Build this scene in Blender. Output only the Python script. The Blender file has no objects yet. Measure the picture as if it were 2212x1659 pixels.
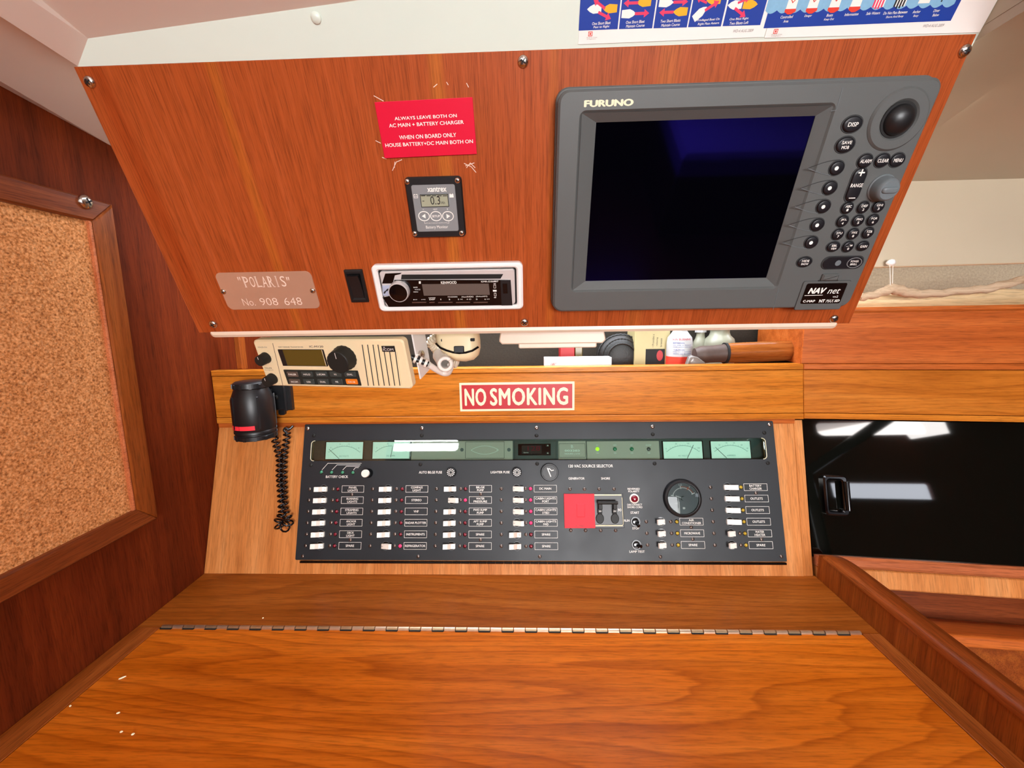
import bpy, math, random
from math import sin, cos, pi, radians
from mathutils import Vector, Matrix
from mathutils.geometry import tessellate_polygon
random.seed(4)
S = bpy.context.scene
C = S.collection
# ---------------------------------------------------------------- camera (fitted from the photo's vanishing points)
FPX = 936.57
YAW, PIT, ROL = radians(1.96727), radians(8.6408), radians(-.89008)
def _cam():
    cy, sy, cp, sp, cr, sr = cos(YAW), sin(YAW), cos(PIT), sin(PIT), cos(ROL), sin(ROL)
    B = Matrix(((1,0,0),(0,0,-1),(0,1,0)))
    Ry = Matrix(((cy,0,sy),(0,1,0),(-sy,0,cy))); Rx = Matrix(((1,0,0),(0,cp,-sp),(0,sp,cp))); Rz = Matrix(((cr,-sr,0),(sr,cr,0),(0,0,1)))
    return Rz @ Rx @ Ry @ B
RM = _cam(); CAMP = Vector((0, 0, 1.17))
cd = bpy.data.cameras.new('camera'); cam = bpy.data.objects.new('camera', cd); C.objects.link(cam)
cd.sensor_width = 36; cd.lens = FPX / 2212 * 36; cd.clip_start = .01; cd.clip_end = 60
r0, r1, r2 = RM[0], RM[1], RM[2]
cam.matrix_world = Matrix(((r0[0], -r1[0], -r2[0], CAMP[0]), (r0[1], -r1[1], -r2[1], CAMP[1]), (r0[2], -r1[2], -r2[2], CAMP[2]), (0, 0, 0, 1)))
S.camera = cam
# ---------------------------------------------------------------- light
w = bpy.data.worlds.new('world'); S.world = w; w.use_nodes = True
w.node_tree.nodes['Background'].inputs[0].default_value = (.86, .9, 1, 1)
w.node_tree.nodes['Background'].inputs[1].default_value = 8.0
def area(name, loc, aim, sx, sy, power, col):
    l = bpy.data.lights.new(name, 'AREA'); l.shape = 'RECTANGLE'; l.size = sx; l.size_y = sy; l.energy = power; l.color = col
    o = bpy.data.objects.new(name, l); C.objects.link(o); o.location = loc
    o.rotation_euler = (Vector(aim) - Vector(loc)).to_track_quat('-Z', 'Y').to_euler(); return o
area('portlight_glow', (-.79, -1.70, 1.75), (-.05, .6, 1.1), .8, .25, 12, (1, .97, .92))
area('portlight_glow', (1.74, -1.70, 1.88), (.2, .6, 1.1), .8, .2, 7, (1, .96, .92))
area('added_front_light', (.45, -1.68, 1.18), (.05, .5, 1.22), .95, .6, 27, (1, .97, .93))  # added frontal fill for the white face, no known window there
area('hatch_light', (.0, -.35, 1.88), (-.05, .35, .75), .6, .4, 8, (1, .97, .92))
S.view_settings.view_transform = 'Standard'; S.view_settings.look = 'None'; S.view_settings.gamma = 1
S.view_settings.exposure = 0.68; S.view_settings.use_curve_mapping = False

# ---------------------------------------------------------------- frames: a plane in the boat with its own axes
def ray(x, y):
    return RM.transposed() @ Vector(((x-1106)/FPX, (y-829.5)/FPX, 1))
class Frame:
    def __init__(s, O, u, v):
        s.O = Vector(O); s.u = Vector(u).normalized(); s.v = Vector(v).normalized(); s.n = s.u.cross(s.v)
        s.m = Matrix((( s.u[0], s.v[0], s.n[0], s.O[0]), (s.u[1], s.v[1], s.n[1], s.O[1]), (s.u[2], s.v[2], s.n[2], s.O[2]), (0,0,0,1)))
    def at(s, x, y, h=0):
        d = ray(x, y); P = s.O + s.n*h; t = (P-CAMP).dot(s.n)/d.dot(s.n); q = CAMP + d*t - s.O
        return q.dot(s.u), q.dot(s.v)
    def rect(s, q, h=0):
        a = [s.at(x, y, h) for x, y in q]
        if len(a) == 2: a = [a[0], s.at(q[1][0], q[0][1], h), a[1], s.at(q[0][0], q[1][1], h)]
        cx = sum(p[0] for p in a)/4; cy = sum(p[1] for p in a)/4
        w_ = (a[1][0]-a[0][0] + a[2][0]-a[3][0])/2; h_ = (a[0][1]-a[3][1] + a[1][1]-a[2][1])/2
        return cx, cy, w_, h_
def hit(P, n, x, y):
    d = ray(x, y); P = Vector(P); n = Vector(n); return CAMP + d*((P-CAMP).dot(n)/d.dot(n))
A_, B_, T_ = radians(24.78), radians(17.89), radians(34.8)
Z0 = .7506
FO = Frame(CAMP + (Vector((0,.5496,1.17))-CAMP), (1,0,0), (0,-sin(A_),cos(A_)))
FE = Frame((0,.66,Z0), (1,0,0), (0,sin(B_),cos(B_)))
FD = Frame((0,0,Z0), (1,0,0), (0,1,0))
WX = -.55
FW = Frame((WX,0,0), (0,1,0), (0,0,1))
FF = Frame((0,.732,0), (1,0,0), (0,0,1))
TH = radians(6.5)
uR = Vector((cos(TH), -sin(TH), 0)); vR = Vector((sin(B_)*sin(TH), sin(B_)*cos(TH), cos(B_)))
FR = Frame((.459,.732,0), uR, (0,0,1))
PM = hit(FE.O, FE.n, 1735, 907); FQ = Frame(PM, uR, vR)
FT = Frame(hit(FO.O, FO.n, 1106, 107) + Vector((0,.002,0)), (1,0,0), (0,-sin(T_),cos(T_)))
V_, Y_ = radians(17.4), radians(11)
FV = Frame(hit((0,.585,0), (0,-1,0), 717, 786), (cos(Y_),-sin(Y_),0), (-sin(V_)*sin(Y_), -sin(V_)*cos(Y_), cos(V_)))

# ---------------------------------------------------------------- materials
def lin(h):
    h = h.lstrip('#'); o = []
    for i in (0,2,4):
        c = int(h[i:i+2], 16)/255; o.append(c/12.92 if c <= .04045 else ((c+.055)/1.055)**2.4)
    return (*o, 1)
def mat(name, col, rough=.5, metal=0, spec=.5, emit=None, es=0, coat=0, noise=0, bump=0, nscale=200, stint=None, mottle=0):
    m = bpy.data.materials.new(name); m.use_nodes = True; nt = m.node_tree; b = nt.nodes['Principled BSDF']
    c = lin(col); b.inputs['Base Color'].default_value = c; b.inputs['Roughness'].default_value = rough; b.inputs['Metallic'].default_value = metal
    b.inputs['Specular IOR Level'].default_value = spec; b.inputs['Coat Weight'].default_value = coat; b.inputs['Coat Roughness'].default_value = .08
    if stint: b.inputs['Specular Tint'].default_value = lin(stint)
    if emit: b.inputs['Emission Color'].default_value = lin(emit); b.inputs['Emission Strength'].default_value = es
    if noise or bump or mottle:
        tc = nt.nodes.new('ShaderNodeTexCoord'); nz = nt.nodes.new('ShaderNodeTexNoise'); nz.inputs['Scale'].default_value = nscale; nz.inputs['Detail'].default_value = 4
        nt.links.new(tc.outputs['Object'], nz.inputs['Vector'])
        if noise:
            mx = nt.nodes.new('ShaderNodeMix'); mx.data_type = 'RGBA'
            mx.inputs[6].default_value = tuple(x*(1-noise) for x in c[:3]) + (1,); mx.inputs[7].default_value = tuple(min(1, x*(1+noise)) for x in c[:3]) + (1,)
            nt.links.new(nz.outputs['Fac'], mx.inputs[0]); nt.links.new(mx.outputs[2], b.inputs['Base Color'])
        if bump:
            bp = nt.nodes.new('ShaderNodeBump'); bp.inputs['Strength'].default_value = bump; bp.inputs['Distance'].default_value = .0005
            nt.links.new(nz.outputs['Fac'], bp.inputs['Height']); nt.links.new(bp.outputs[0], b.inputs['Normal'])
        if mottle:
            n2 = nt.nodes.new('ShaderNodeTexNoise'); n2.inputs['Scale'].default_value = 14; n2.inputs['Detail'].default_value = 5
            nt.links.new(tc.outputs['Object'], n2.inputs['Vector']); mr = nt.nodes.new('ShaderNodeMapRange'); mr.inputs[3].default_value = max(0, rough-mottle); mr.inputs[4].default_value = min(1, rough+mottle)
            nt.links.new(n2.outputs['Fac'], mr.inputs[0]); nt.links.new(mr.outputs[0], b.inputs['Roughness'])
    return m
def wood(name, mid, dark, light, axis=0, rough=.35, rings=0.0, fine=1.0, streaks=None, coat=.25, pore=.35, ringpos=(0,0), spread=1.0, rdist=1.0):
    """axis = grain direction in object space"""
    m = bpy.data.materials.new(name); m.use_nodes = True; nt = m.node_tree; N = nt.nodes.new; K = nt.links.new; b = nt.nodes['Principled BSDF']
    tc = N('ShaderNodeTexCoord'); oi = N('ShaderNodeObjectInfo'); ad = N('ShaderNodeVectorMath'); ad.operation = 'ADD'
    ml = N('ShaderNodeMath'); ml.operation = 'MULTIPLY'; ml.inputs[1].default_value = 3.0 if not rings else 0.0; K(oi.outputs['Random'], ml.inputs[0])
    K(tc.outputs['Object'], ad.inputs[0]); K(ml.outputs[0], ad.inputs[1])
    def noise(along, across, detail, rg=.55, dist=0.0, src=None):
        mp = N('ShaderNodeMapping'); sc = [across]*3; sc[axis] = along; mp.inputs['Scale'].default_value = sc; K(src or ad.outputs[0], mp.inputs['Vector'])
        n = N('ShaderNodeTexNoise'); n.inputs['Scale'].default_value = 1; n.inputs['Detail'].default_value = detail; n.inputs['Roughness'].default_value = rg; n.inputs['Distortion'].default_value = dist
        K(mp.outputs[0], n.inputs['Vector']); return n.outputs['Fac']
    def ramp(f, pts):
        r = N('ShaderNodeValToRGB'); e = r.color_ramp.elements
        while len(e) < len(pts): e.new(.5)
        for i, (p, c) in enumerate(pts): e[i].position = p; e[i].color = c if len(c) == 4 else (*c, 1)
        K(f, r.inputs[0]); return r.outputs[0]
    def mix(f, a, c, mode='MIX'):
        x = N('ShaderNodeMix'); x.data_type = 'RGBA'; x.blend_type = mode
        for sock, v in ((0, f), (6, a), (7, c)):
            if hasattr(v, 'links'): K(v, x.inputs[sock])
            else: x.inputs[sock].default_value = v
        return x.outputs[2]
    c0, c1, c2 = lin(dark), lin(mid), lin(light)
    base = ramp(noise(1.8, 60*fine, 5, .55, .2), [(.5-.25*spread, c0), (.5, c1), (.5+.25*spread, c2)])
    if rings:
        big = noise(.9*rdist, 5.5*rdist, 1.5, .5, 0, tc.outputs['Object']); small = noise(3, 40, 3, .6, 0, tc.outputs['Object'])
        sp_ = N('ShaderNodeSeparateXYZ'); K(tc.outputs['Object'], sp_.inputs[0]); ac = sp_.outputs[{0: 1, 1: 0, 2: 0}[axis]]
        m1 = N('ShaderNodeMath'); m1.operation = 'MULTIPLY'; K(ac, m1.inputs[0]); m1.inputs[1].default_value = 62
        m2 = N('ShaderNodeMath'); m2.operation = 'MULTIPLY_ADD'; K(big, m2.inputs[0]); m2.inputs[1].default_value = 30; K(m1.outputs[0], m2.inputs[2])
        m3 = N('ShaderNodeMath'); m3.operation = 'MULTIPLY_ADD'; K(small, m3.inputs[0]); m3.inputs[1].default_value = .9; K(m2.outputs[0], m3.inputs[2])
        m4 = N('ShaderNodeMath'); m4.operation = 'FRACT'; K(m3.outputs[0], m4.inputs[0])
        rr = ramp(m4.outputs[0], [(0, (1.05,1.05,1.03)), (.55, (1,1,1)), (.80, (.88,.84,.78)), (.93, (.72,.64,.55)), (1, (1.03,1.03,1.02))])
        base = mix(rings, base, rr, 'MULTIPLY')
    if streaks:
        sx = N('ShaderNodeSeparateXYZ'); K(tc.outputs['Object'], sx.inputs[0])
        wob = noise(3, 3, 2, src=tc.outputs['Object'])
        for pos, wd, col, amt in streaks:
            m1 = N('ShaderNodeMath'); m1.operation = 'SUBTRACT'; K(sx.outputs[1-axis if axis < 2 else 0], m1.inputs[0]); m1.inputs[1].default_value = pos
            mw = N('ShaderNodeMath'); mw.operation = 'MULTIPLY_ADD'; K(wob, mw.inputs[0]); mw.inputs[1].default_value = .012; K(m1.outputs[0], mw.inputs[2])
            m2 = N('ShaderNodeMath'); m2.operation = 'ABSOLUTE'; K(mw.outputs[0], m2.inputs[0])
            mr = N('ShaderNodeMapRange'); mr.inputs[1].default_value = wd*.4; mr.inputs[2].default_value = wd; mr.inputs[3].default_value = amt; mr.inputs[4].default_value = 0; K(m2.outputs[0], mr.inputs[0])
            base = mix(mr.outputs[0], base, lin(col))
    po = ramp(noise(34, 620*fine, 3, .6), [(.36, (1-pore,)*3), (.52, (1,1,1))])
    base = mix(1.0, base, po, 'MULTIPLY')
    fl = ramp(noise(9, 200*fine, 4, .6), [(.35, (.88,.84,.80)), (.6, (1.05,1.04,1.03))])
    base = mix(1.0, base, fl, 'MULTIPLY')
    K(base, b.inputs['Base Color'])
    b.inputs['Roughness'].default_value = rough; b.inputs['Coat Weight'].default_value = coat*.12; b.inputs['Coat Roughness'].default_value = .2; b.inputs['Specular IOR Level'].default_value = .16 if coat else .08
    bp = N('ShaderNodeBump'); bp.inputs['Strength'].default_value = .12; bp.inputs['Distance'].default_value = .0004; K(po, bp.inputs['Height']); K(bp.outputs[0], b.inputs['Normal'])
    return m
M = {}
M['panel'] = wood('red_teak_veneer', '#a84f22', '#a04a1f', '#b0562a', 1, .42, fine=2.0, coat=.15, pore=.34,
    streaks=[(-.286,.008,'#bd6a24',.45), (-.077,.009,'#c07028',.55), (.035,.006,'#b66222',.5), (.14,.012,'#b9652a',.5), (-.40,.012,'#93380f',.5)])
M['board'] = wood('pale_teak_veneer', '#d2884a', '#ba6e32', '#de9c60', 1, .42, fine=.8, coat=.15, pore=.22)
M['desk'] = wood('desk_teak_lit', '#d27018', '#c0620f', '#de7e24', 0, .30, rings=.95, fine=.7, coat=.3, pore=.25, ringpos=(.22,.40), rdist=.8)  # lid teak brightened to carry the stronger light at the front
M['desk_back'] = wood('desk_teak_dimmed', '#9c541a', '#894610', '#aa6224', 0, .32, rings=.8, fine=.7, coat=.3, pore=.25, ringpos=(-.35,.60), rdist=.8)  # same teak as the lid, darkened for the weaker light behind
M['strip'] = wood('desk_edge_teak', '#9c5220', '#83400f', '#b2642a', 1, .32, fine=1, coat=.3)
M['wall'] = wood('dark_bulkhead_veneer', '#68280e', '#54200a', '#783212', 1, .6, fine=.9, coat=.0, pore=.3, rings=.35, ringpos=(.35,.75), rdist=.7)
M['frame_u'] = wood('frame_teak_along', '#82401c', '#662c10', '#9c5226', 0, .35, fine=1.2, coat=.3)
M['frame_v'] = wood('frame_teak_upright', '#8a4519', '#6d300f', '#a65a26', 1, .35, fine=1.0, coat=.3)
M['fid'] = wood('orange_teak', '#ce7c28', '#b4641a', '#da8c36', 0, .28, fine=.9, coat=.4, pore=.3, spread=1.1)
M['fid2'] = wood('orange_teak_cathedral', '#c27226', '#ac601a', '#ce8234', 0, .28, rings=.8, fine=.8, coat=.4, pore=.22, ringpos=(.30,1.035), rdist=1.1)
M['cab'] = wood('red_teak_flat', '#bc6026', '#a44e1a', '#ca7034', 0, .38, fine=1.1, coat=.2, pore=.3)
M['rail'] = wood('rail_teak', '#94481c', '#78340f', '#aa5c26', 1, .30, fine=1.1, coat=.35)
M['railf'] = wood('rail_face_teak', '#8d4518', '#74330e', '#a5591f', 2, .35, fine=1.1, coat=.2)
M['pinkrail'] = wood('pale_rail_teak', '#bf6e45', '#aa5a34', '#cf8258', 0, .3, fine=1, coat=.4)
M['handle'] = wood('varnished_handle', '#8a4a1e', '#6a3411', '#a8642c', 0, .2, fine=1.4, coat=1)
M['drift'] = wood('driftwood', '#cdb396', '#ab9072', '#e0cbb0', 0, .8, fine=2, coat=0, pore=.2)
M['plank'] = wood('bleached_wood', '#dcc094', '#bb9868', '#ecd8b0', 0, .7, fine=1.5, coat=0, pore=.3)
M['white'] = mat('white_gelcoat', '#dae6da', .35, noise=.02, nscale=30, coat=.2)
M['lip'] = mat('cream_lip_gelcoat', '#e6d0b8', .35)
M['ceil'] = mat('headliner_gelcoat', '#e6d8cc', .45, noise=.05, nscale=5)
M['liner'] = mat('beige_vinyl_liner', '#b8ac94', .38, noise=.07, nscale=6, bump=.3)
M['liner_low'] = mat('pale_vinyl_liner', '#c6b89e', .5, noise=.04, nscale=9)
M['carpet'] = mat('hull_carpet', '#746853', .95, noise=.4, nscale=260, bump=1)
M['carpet_dk'] = mat('shelf_liner_dimmed', '#2a241a', .95, noise=.4, nscale=260, bump=1)  # hull carpet darkened to paint in the dimness of the shelf
M['paper'] = mat('poster_paper', '#f4f0ea', .35)
M['blue'] = mat('print_blue', '#1c3f9c', .35); M['sky'] = mat('print_light_blue', '#86b8d8', .35, noise=.1, nscale=300)
M['yellow'] = mat('print_yellow', '#f0b020', .4); M['pred'] = mat('print_red', '#e0402e', .4); M['pink'] = mat('print_pink', '#ec3a62', .4); M['ink'] = mat('print_black', '#1c1a1a', .5); M['grey'] = mat('print_grey', '#8a8480', .5)
M['red'] = mat('red_engraved_plastic', '#dc1c3c', .25, coat=.3)
M['cover'] = mat('red_cover_plastic', '#f83a46', .5, spec=.15)
M['txt'] = mat('white_lettering', '#f2efe8', .5)
M['cream_txt'] = mat('cream_lettering', '#ece6c4', .6)
M['black'] = mat('black_plastic', '#17181a', .38, bump=.1, nscale=900)
M['blackgloss'] = mat('black_gloss_plastic', '#08080a', .12)
M['dark'] = mat('dark_recess', '#0c0b0b', .7)
M['face'] = mat('black_anodised_panel', '#22262a', .42, spec=.35, noise=.12, nscale=40, mottle=.12)
M['grey_pl'] = mat('charcoal_plastic', '#585b5a', .45, bump=.15, nscale=1500)
M['grey_lt'] = mat('grey_knob_plastic', '#6b7478', .4)
M['groove'] = mat('groove_shadowline', '#2c2d2e', .7)
M['key'] = mat('black_rubber_key', '#0f1016', .4)
M['lcd'] = mat('dark_coated_glass', '#020206', .05, spec=.6, stint='#4c3cff')
M['steel'] = mat('stainless_steel', '#cfc8c0', .22, metal=1)
M['steel_dk'] = mat('dull_steel', '#8c8078', .35, metal=1)
M['brass'] = mat('engraved_nickel_plate', '#c89c82', .35, metal=.35, noise=.06, nscale=40)
M['engr'] = mat('engraving', '#f0d6c4', .5)
M['silver'] = mat('silver_plastic', '#d8d4d2', .3, metal=.25)
M['bezelw'] = mat('white_plastic_bezel', '#f4f1ee', .3)
M['cream'] = mat('cream_plastic', '#f0dcb2', .4, bump=.05, nscale=1200)
M['creamw'] = mat('cream_rubber', '#d8cbb4', .45)
M['whitec'] = mat('white_cable', '#ece2d8', .4)
M['knob'] = mat('knob_plastic', '#222220', .5, spec=.3)
M['amber'] = mat('olive_display', '#5c4c1c', .25)
M['keyp'] = mat('keypad_dark', '#232a28', .4); M['keyc'] = mat('keypad_key', '#3c4442', .35); M['keybr'] = mat('keypad_key_brown', '#5c5048', .35); M['orange'] = mat('orange_key', '#f08020', .4)
M['toggle'] = mat('white_toggle', '#f2ede2', .35); M['toggle2'] = mat('toggle_saddle', '#d9c2b2', .4)
M['led_r'] = mat('red_lens_off', '#7c1026', .15, coat=.6); M['led_ron'] = mat('red_lens_lit', '#e02850', .3, emit='#f02c5c', es=.85)
M['led_y'] = mat('amber_lens', '#b89a20', .3, coat=.4); M['led_g'] = mat('green_lens', '#3a8a66', .2, coat=.5); M['led_gon'] = mat('green_lens_lit', '#a8d820', .3, emit='#a4e020', es=1.0)
M['teal'] = mat('meter_dial', '#dcebe0', .6, emit='#d8f0e4', es=.26)
M['module'] = mat('meter_module', '#c4b4a8', .5); M['module_dk'] = mat('dark_module', '#23302f', .45)
M['needle'] = mat('needle', '#222a28', .5); M['ring'] = mat('groove_ring', '#55595a', .3)
M['scale'] = mat('dial_scale_print', '#6f9a90', .6); M['scale_o'] = mat('dial_orange', '#d0602c', .6)
M['lcdgrey'] = mat('lcd_grey', '#a2a58e', .3); M['labelg'] = mat('grey_label', '#85888a', .4)
M['dispbr'] = mat('unlit_display', '#605650', .2); M['phone'] = mat('pale_blue_button', '#a9b4cc', .35)
M['smokered'] = mat('sign_red', '#bc1824', .4); M['glow'] = mat('sign_cream', '#eee8c6', .5)
M['box_red'] = mat('red_carton', '#a01c20', .5); M['card'] = mat('cream_carton_dimmed', '#b0a274', .5); M['wick'] = mat('black_wicker', '#15120f', .5, noise=.4, nscale=300, bump=1)  # cream carton colour lowered for the dim light inside the shelf
M['btl'] = mat('white_bottle_dimmed', '#b4b4b4', .35); M['btl2'] = mat('milky_bottle_dimmed', '#8f8f7c', .3); M['leather'] = mat('worn_ferrule', '#46332b', .55, noise=.35, nscale=120); M['bag'] = mat('clear_bag', '#6e6660', .25)  # bottle colours darkened to stand in for shelf shade
M['redtxt'] = mat('red_lettering', '#c02c34', .5)
M['cushion'] = mat('settee_cushion', '#c8c2cc', .8)
def cork():
    m = bpy.data.materials.new('cork'); m.use_nodes = True; nt = m.node_tree; N = nt.nodes.new; K = nt.links.new; b = nt.nodes['Principled BSDF']
    tc = N('ShaderNodeTexCoord'); v = N('ShaderNodeTexVoronoi'); v.inputs['Scale'].default_value = 520; K(tc.outputs['Object'], v.inputs['Vector'])
    n = N('ShaderNodeTexNoise'); n.inputs['Scale'].default_value = 420; n.inputs['Detail'].default_value = 3; K(tc.outputs['Object'], n.inputs['Vector'])
    n3 = N('ShaderNodeTexNoise'); n3.inputs['Scale'].default_value = 3; K(tc.outputs['Object'], n3.inputs['Vector'])
    r = N('ShaderNodeValToRGB'); e = r.color_ramp.elements
    for p, c in ((.30, '#8a5020'), (.42, '#bc783c'), (.55, '#d49258'), (.72, '#e8ac74')):
        x = e.new(p) if p not in (.30, .72) else e[0 if p == .30 else len(e)-1]; x.position = p; x.color = lin(c)
    K(n.outputs['Fac'], r.inputs[0]); mx = N('ShaderNodeMix'); mx.data_type = 'RGBA'; mx.blend_type = 'MULTIPLY'; mx.inputs[0].default_value = .35
    K(r.outputs[0], mx.inputs[6]); K(v.outputs['Color'], mx.inputs[7])
    hs = N('ShaderNodeHueSaturation'); hs.inputs['Saturation'].default_value = .0; hs.inputs['Value'].default_value = 1.5; K(v.outputs['Color'], hs.inputs['Color']); K(hs.outputs[0], mx.inputs[7])
    K(mx.outputs[2], b.inputs['Base Color']); b.inputs['Roughness'].default_value = .9
    bp = N('ShaderNodeBump'); bp.inputs['Strength'].default_value = .5; bp.inputs['Distance'].default_value = .0008; K(n.outputs['Fac'], bp.inputs['Height']); K(bp.outputs[0], b.inputs['Normal'])
    return m
M['cork'] = cork()
def glass(name, col, tint=.8, rough=.02, ior=1.5):
    m = bpy.data.materials.new(name); m.use_nodes = True; nt = m.node_tree; N = nt.nodes.new; K = nt.links.new
    nt.nodes.remove(nt.nodes['Principled BSDF']); out = nt.nodes['Material Output']
    t = N('ShaderNodeBsdfTransparent'); t.inputs[0].default_value = lin(col); g = N('ShaderNodeBsdfGlossy'); g.inputs['Roughness'].default_value = rough
    f = N('ShaderNodeFresnel'); f.inputs[0].default_value = ior; mx = N('ShaderNodeMixShader'); K(f.outputs[0], mx.inputs[0]); K(t.outputs[0], mx.inputs[1]); K(g.outputs[0], mx.inputs[2]); K(mx.outputs[0], out.inputs[0])
    return m
M['pane'] = glass('teal_acrylic', '#e6f3ee', ior=1.7); M['clear'] = glass('clear_lens', '#dfe4e4', ior=1.3)
M['acrylic'] = mat('smoked_acrylic', '#0a0b08', .03, spec=.5)

# ---------------------------------------------------------------- mesh builder
def off(loop, d):
    n = len(loop); o = []
    for i in range(n):
        p, q, r = Vector(loop[i-1]), Vector(loop[i]), Vector(loop[(i+1) % n])
        a = (q-p).normalized(); b = (r-q).normalized(); na = Vector((-a.y, a.x)); nb = Vector((-b.y, b.x)); k = na+nb
        k = k/max(.3, k.dot(na)) if k.length > 1e-6 else na
        o.append((q.x+k.x*d, q.y+k.y*d))
    return o
def rr(w, h, r=0, cx=0, cy=0, seg=5):
    if r <= 0: return [(cx-w/2,cy-h/2),(cx+w/2,cy-h/2),(cx+w/2,cy+h/2),(cx-w/2,cy+h/2)]
    r = min(r, w/2*.999, h/2*.999); o = []
    for sx, sy, a0 in ((1,-1,-90),(1,1,0),(-1,1,90),(-1,-1,180)):
        for k in range(seg+1):
            a = radians(a0+90*k/seg); o.append((cx+sx*(w/2-r)+r*cos(a), cy+sy*(h/2-r)+r*sin(a)))
    return o
def circ(r, cx=0, cy=0, seg=24, ry=None):
    return [(cx+r*cos(2*pi*k/seg), cy+(ry or r)*sin(2*pi*k/seg)) for k in range(seg)]
def ccw(l):
    a = sum(l[i-1][0]*l[i][1]-l[i][0]*l[i-1][1] for i in range(len(l))); return list(l) if a > 0 else list(reversed(l))
class MB:
    def __init__(s): s.v = []; s.f = []; s.mi = []
    def add(s, vs, fs, mi=0, m=None):
        o = len(s.v); s.v += [tuple(m @ Vector(p)) if m else tuple(p) for p in vs]; s.f += [tuple(o+i for i in f) for f in fs]; s.mi += [mi]*len(fs); return s
    def ext(s, loops, z0, z1, bev=0, mi=0, m=None, bot=True):
        """extrude 2-D outline(s): first outer, the rest holes; bevelled top edge"""
        loops = [ccw(loops[0])] + [list(reversed(ccw(l))) for l in loops[1:]]
        vs = []; fs = []
        lv = [(z0, 0), (z1-bev, 0), (z1, bev)] if bev else [(z0, 0), (z1, 0)]
        st = []
        for l in loops:
            ix = []
            for z, d in lv:
                q = off(l, d) if d else l; ix.append(len(vs)); vs += [(x, y, z) for x, y in q]
            n = len(l)
            for a, b in zip(ix, ix[1:]):
                for i in range(n): fs.append((a+i, a+(i+1) % n, b+(i+1) % n, b+i))
            st.append((ix, n))
        if len(loops) == 1:
            ix, n = st[0]; fs.append(tuple(range(ix[-1], ix[-1]+n)))
            if bot: fs.append(tuple(reversed(range(ix[0], ix[0]+n))))
        else:
            for li, top in ((-1, True), (0, False)):
                idx = []; pl = []
                for ix, n in st: idx += list(range(ix[li], ix[li]+n)); pl.append([Vector(vs[k]) for k in range(ix[li], ix[li]+n)])
                for t in tessellate_polygon(pl):
                    a, b, c = (idx[k] for k in t); A, B, Cc = Vector(vs[a]), Vector(vs[b]), Vector(vs[c])
                    up = (B-A).cross(Cc-A).z > 0
                    fs.append((a, b, c) if up == top else (a, c, b))
        return s.add(vs, fs, mi, m)
    def box(s, x0, x1, y0, y1, z0, z1, bev=0, mi=0, m=None):
        return s.ext([[(x0,y0),(x1,y0),(x1,y1),(x0,y1)]], z0, z1, bev, mi, m)
    def lathe(s, prof, seg=24, mi=0, m=None, cx=0, cy=0):
        vs = []; fs = []; n = len(prof)
        for r, z in prof:
            for k in range(seg): vs.append((cx+r*cos(2*pi*k/seg), cy+r*sin(2*pi*k/seg), z))
        for a in range(n-1):
            for k in range(seg): fs.append((a*seg+k, a*seg+(k+1) % seg, (a+1)*seg+(k+1) % seg, (a+1)*seg+k))
        fs.append(tuple(range((n-1)*seg, n*seg))); fs.append(tuple(reversed(range(seg))))
        return s.add(vs, fs, mi, m)
    def tube(s, pts, r, seg=8, mi=0, caps=True, m=None):
        pts = [Vector(p) for p in pts]; n = len(pts); rs = r if isinstance(r, (list, tuple)) else [r]*n
        vs = []; fs = []; t = (pts[1]-pts[0]).normalized(); nrm = t.orthogonal().normalized()
        for i, p in enumerate(pts):
            t2 = (pts[min(i+1, n-1)]-pts[max(i-1, 0)]).normalized(); nrm = (nrm - t2*nrm.dot(t2)).normalized(); b = t2.cross(nrm)
            for k in range(seg): a = 2*pi*k/seg; vs.append(tuple(p+(nrm*cos(a)+b*sin(a))*rs[i]))
        for i in range(n-1):
            for k in range(seg): fs.append((i*seg+k, i*seg+(k+1) % seg, (i+1)*seg+(k+1) % seg, (i+1)*seg+k))
        if caps: fs.append(tuple(range((n-1)*seg, n*seg))); fs.append(tuple(reversed(range(seg))))
        return s.add(vs, fs, mi, m)
    def pillow(s, loop, z0, z1, steps=5, mi=0, k=.35, m=None):
        """outline domed towards z1"""
        loop = ccw(loop); cx = sum(p[0] for p in loop)/len(loop); cy = sum(p[1] for p in loop)/len(loop); vs = []; fs = []; n = len(loop)
        for i in range(steps+1):
            a = pi/2*i/steps; sc = 1-k+k*cos(a); z = z0+(z1-z0)*sin(a)
            vs += [(cx+(x-cx)*sc, cy+(y-cy)*sc, z) for x, y in loop]
        for i in range(steps):
            for j in range(n): fs.append((i*n+j, i*n+(j+1) % n, (i+1)*n+(j+1) % n, (i+1)*n+j))
        fs.append(tuple(range(steps*n, (steps+1)*n))); fs.append(tuple(reversed(range(n))))
        return s.add(vs, fs, mi, m)
    def text(s, st, cx, cy, w=None, h=None, z=0, mi=0, bold=0, slant=0, space=1.0, rot=0, serif=False):
        vs, fs = glyphs(st, 0 if bold >= 0 else bold, slant, space)
        if not vs: return s
        n1 = len(vs)
        if bold > .004:
            n0 = len(vs); q = [(0,0),(bold,0),(-bold,0),(0,bold*.7),(0,-bold*.7)]; vs = [(x+a, y+b_) for a, b_ in q for x, y in vs]; fs = [tuple(i+n0*k for i in f) for k in range(5) for f in fs]
        x0 = min(p[0] for p in vs); x1 = max(p[0] for p in vs); y0, y1 = min(p[1] for p in vs), max(p[1] for p in vs)
        sy = h/(y1-y0) if h else None; sx = w/(x1-x0) if w else None
        if sy is None: sy = sx
        if sx is None: sx = sy
        c, sn = cos(rot), sin(rot); o = []
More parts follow.
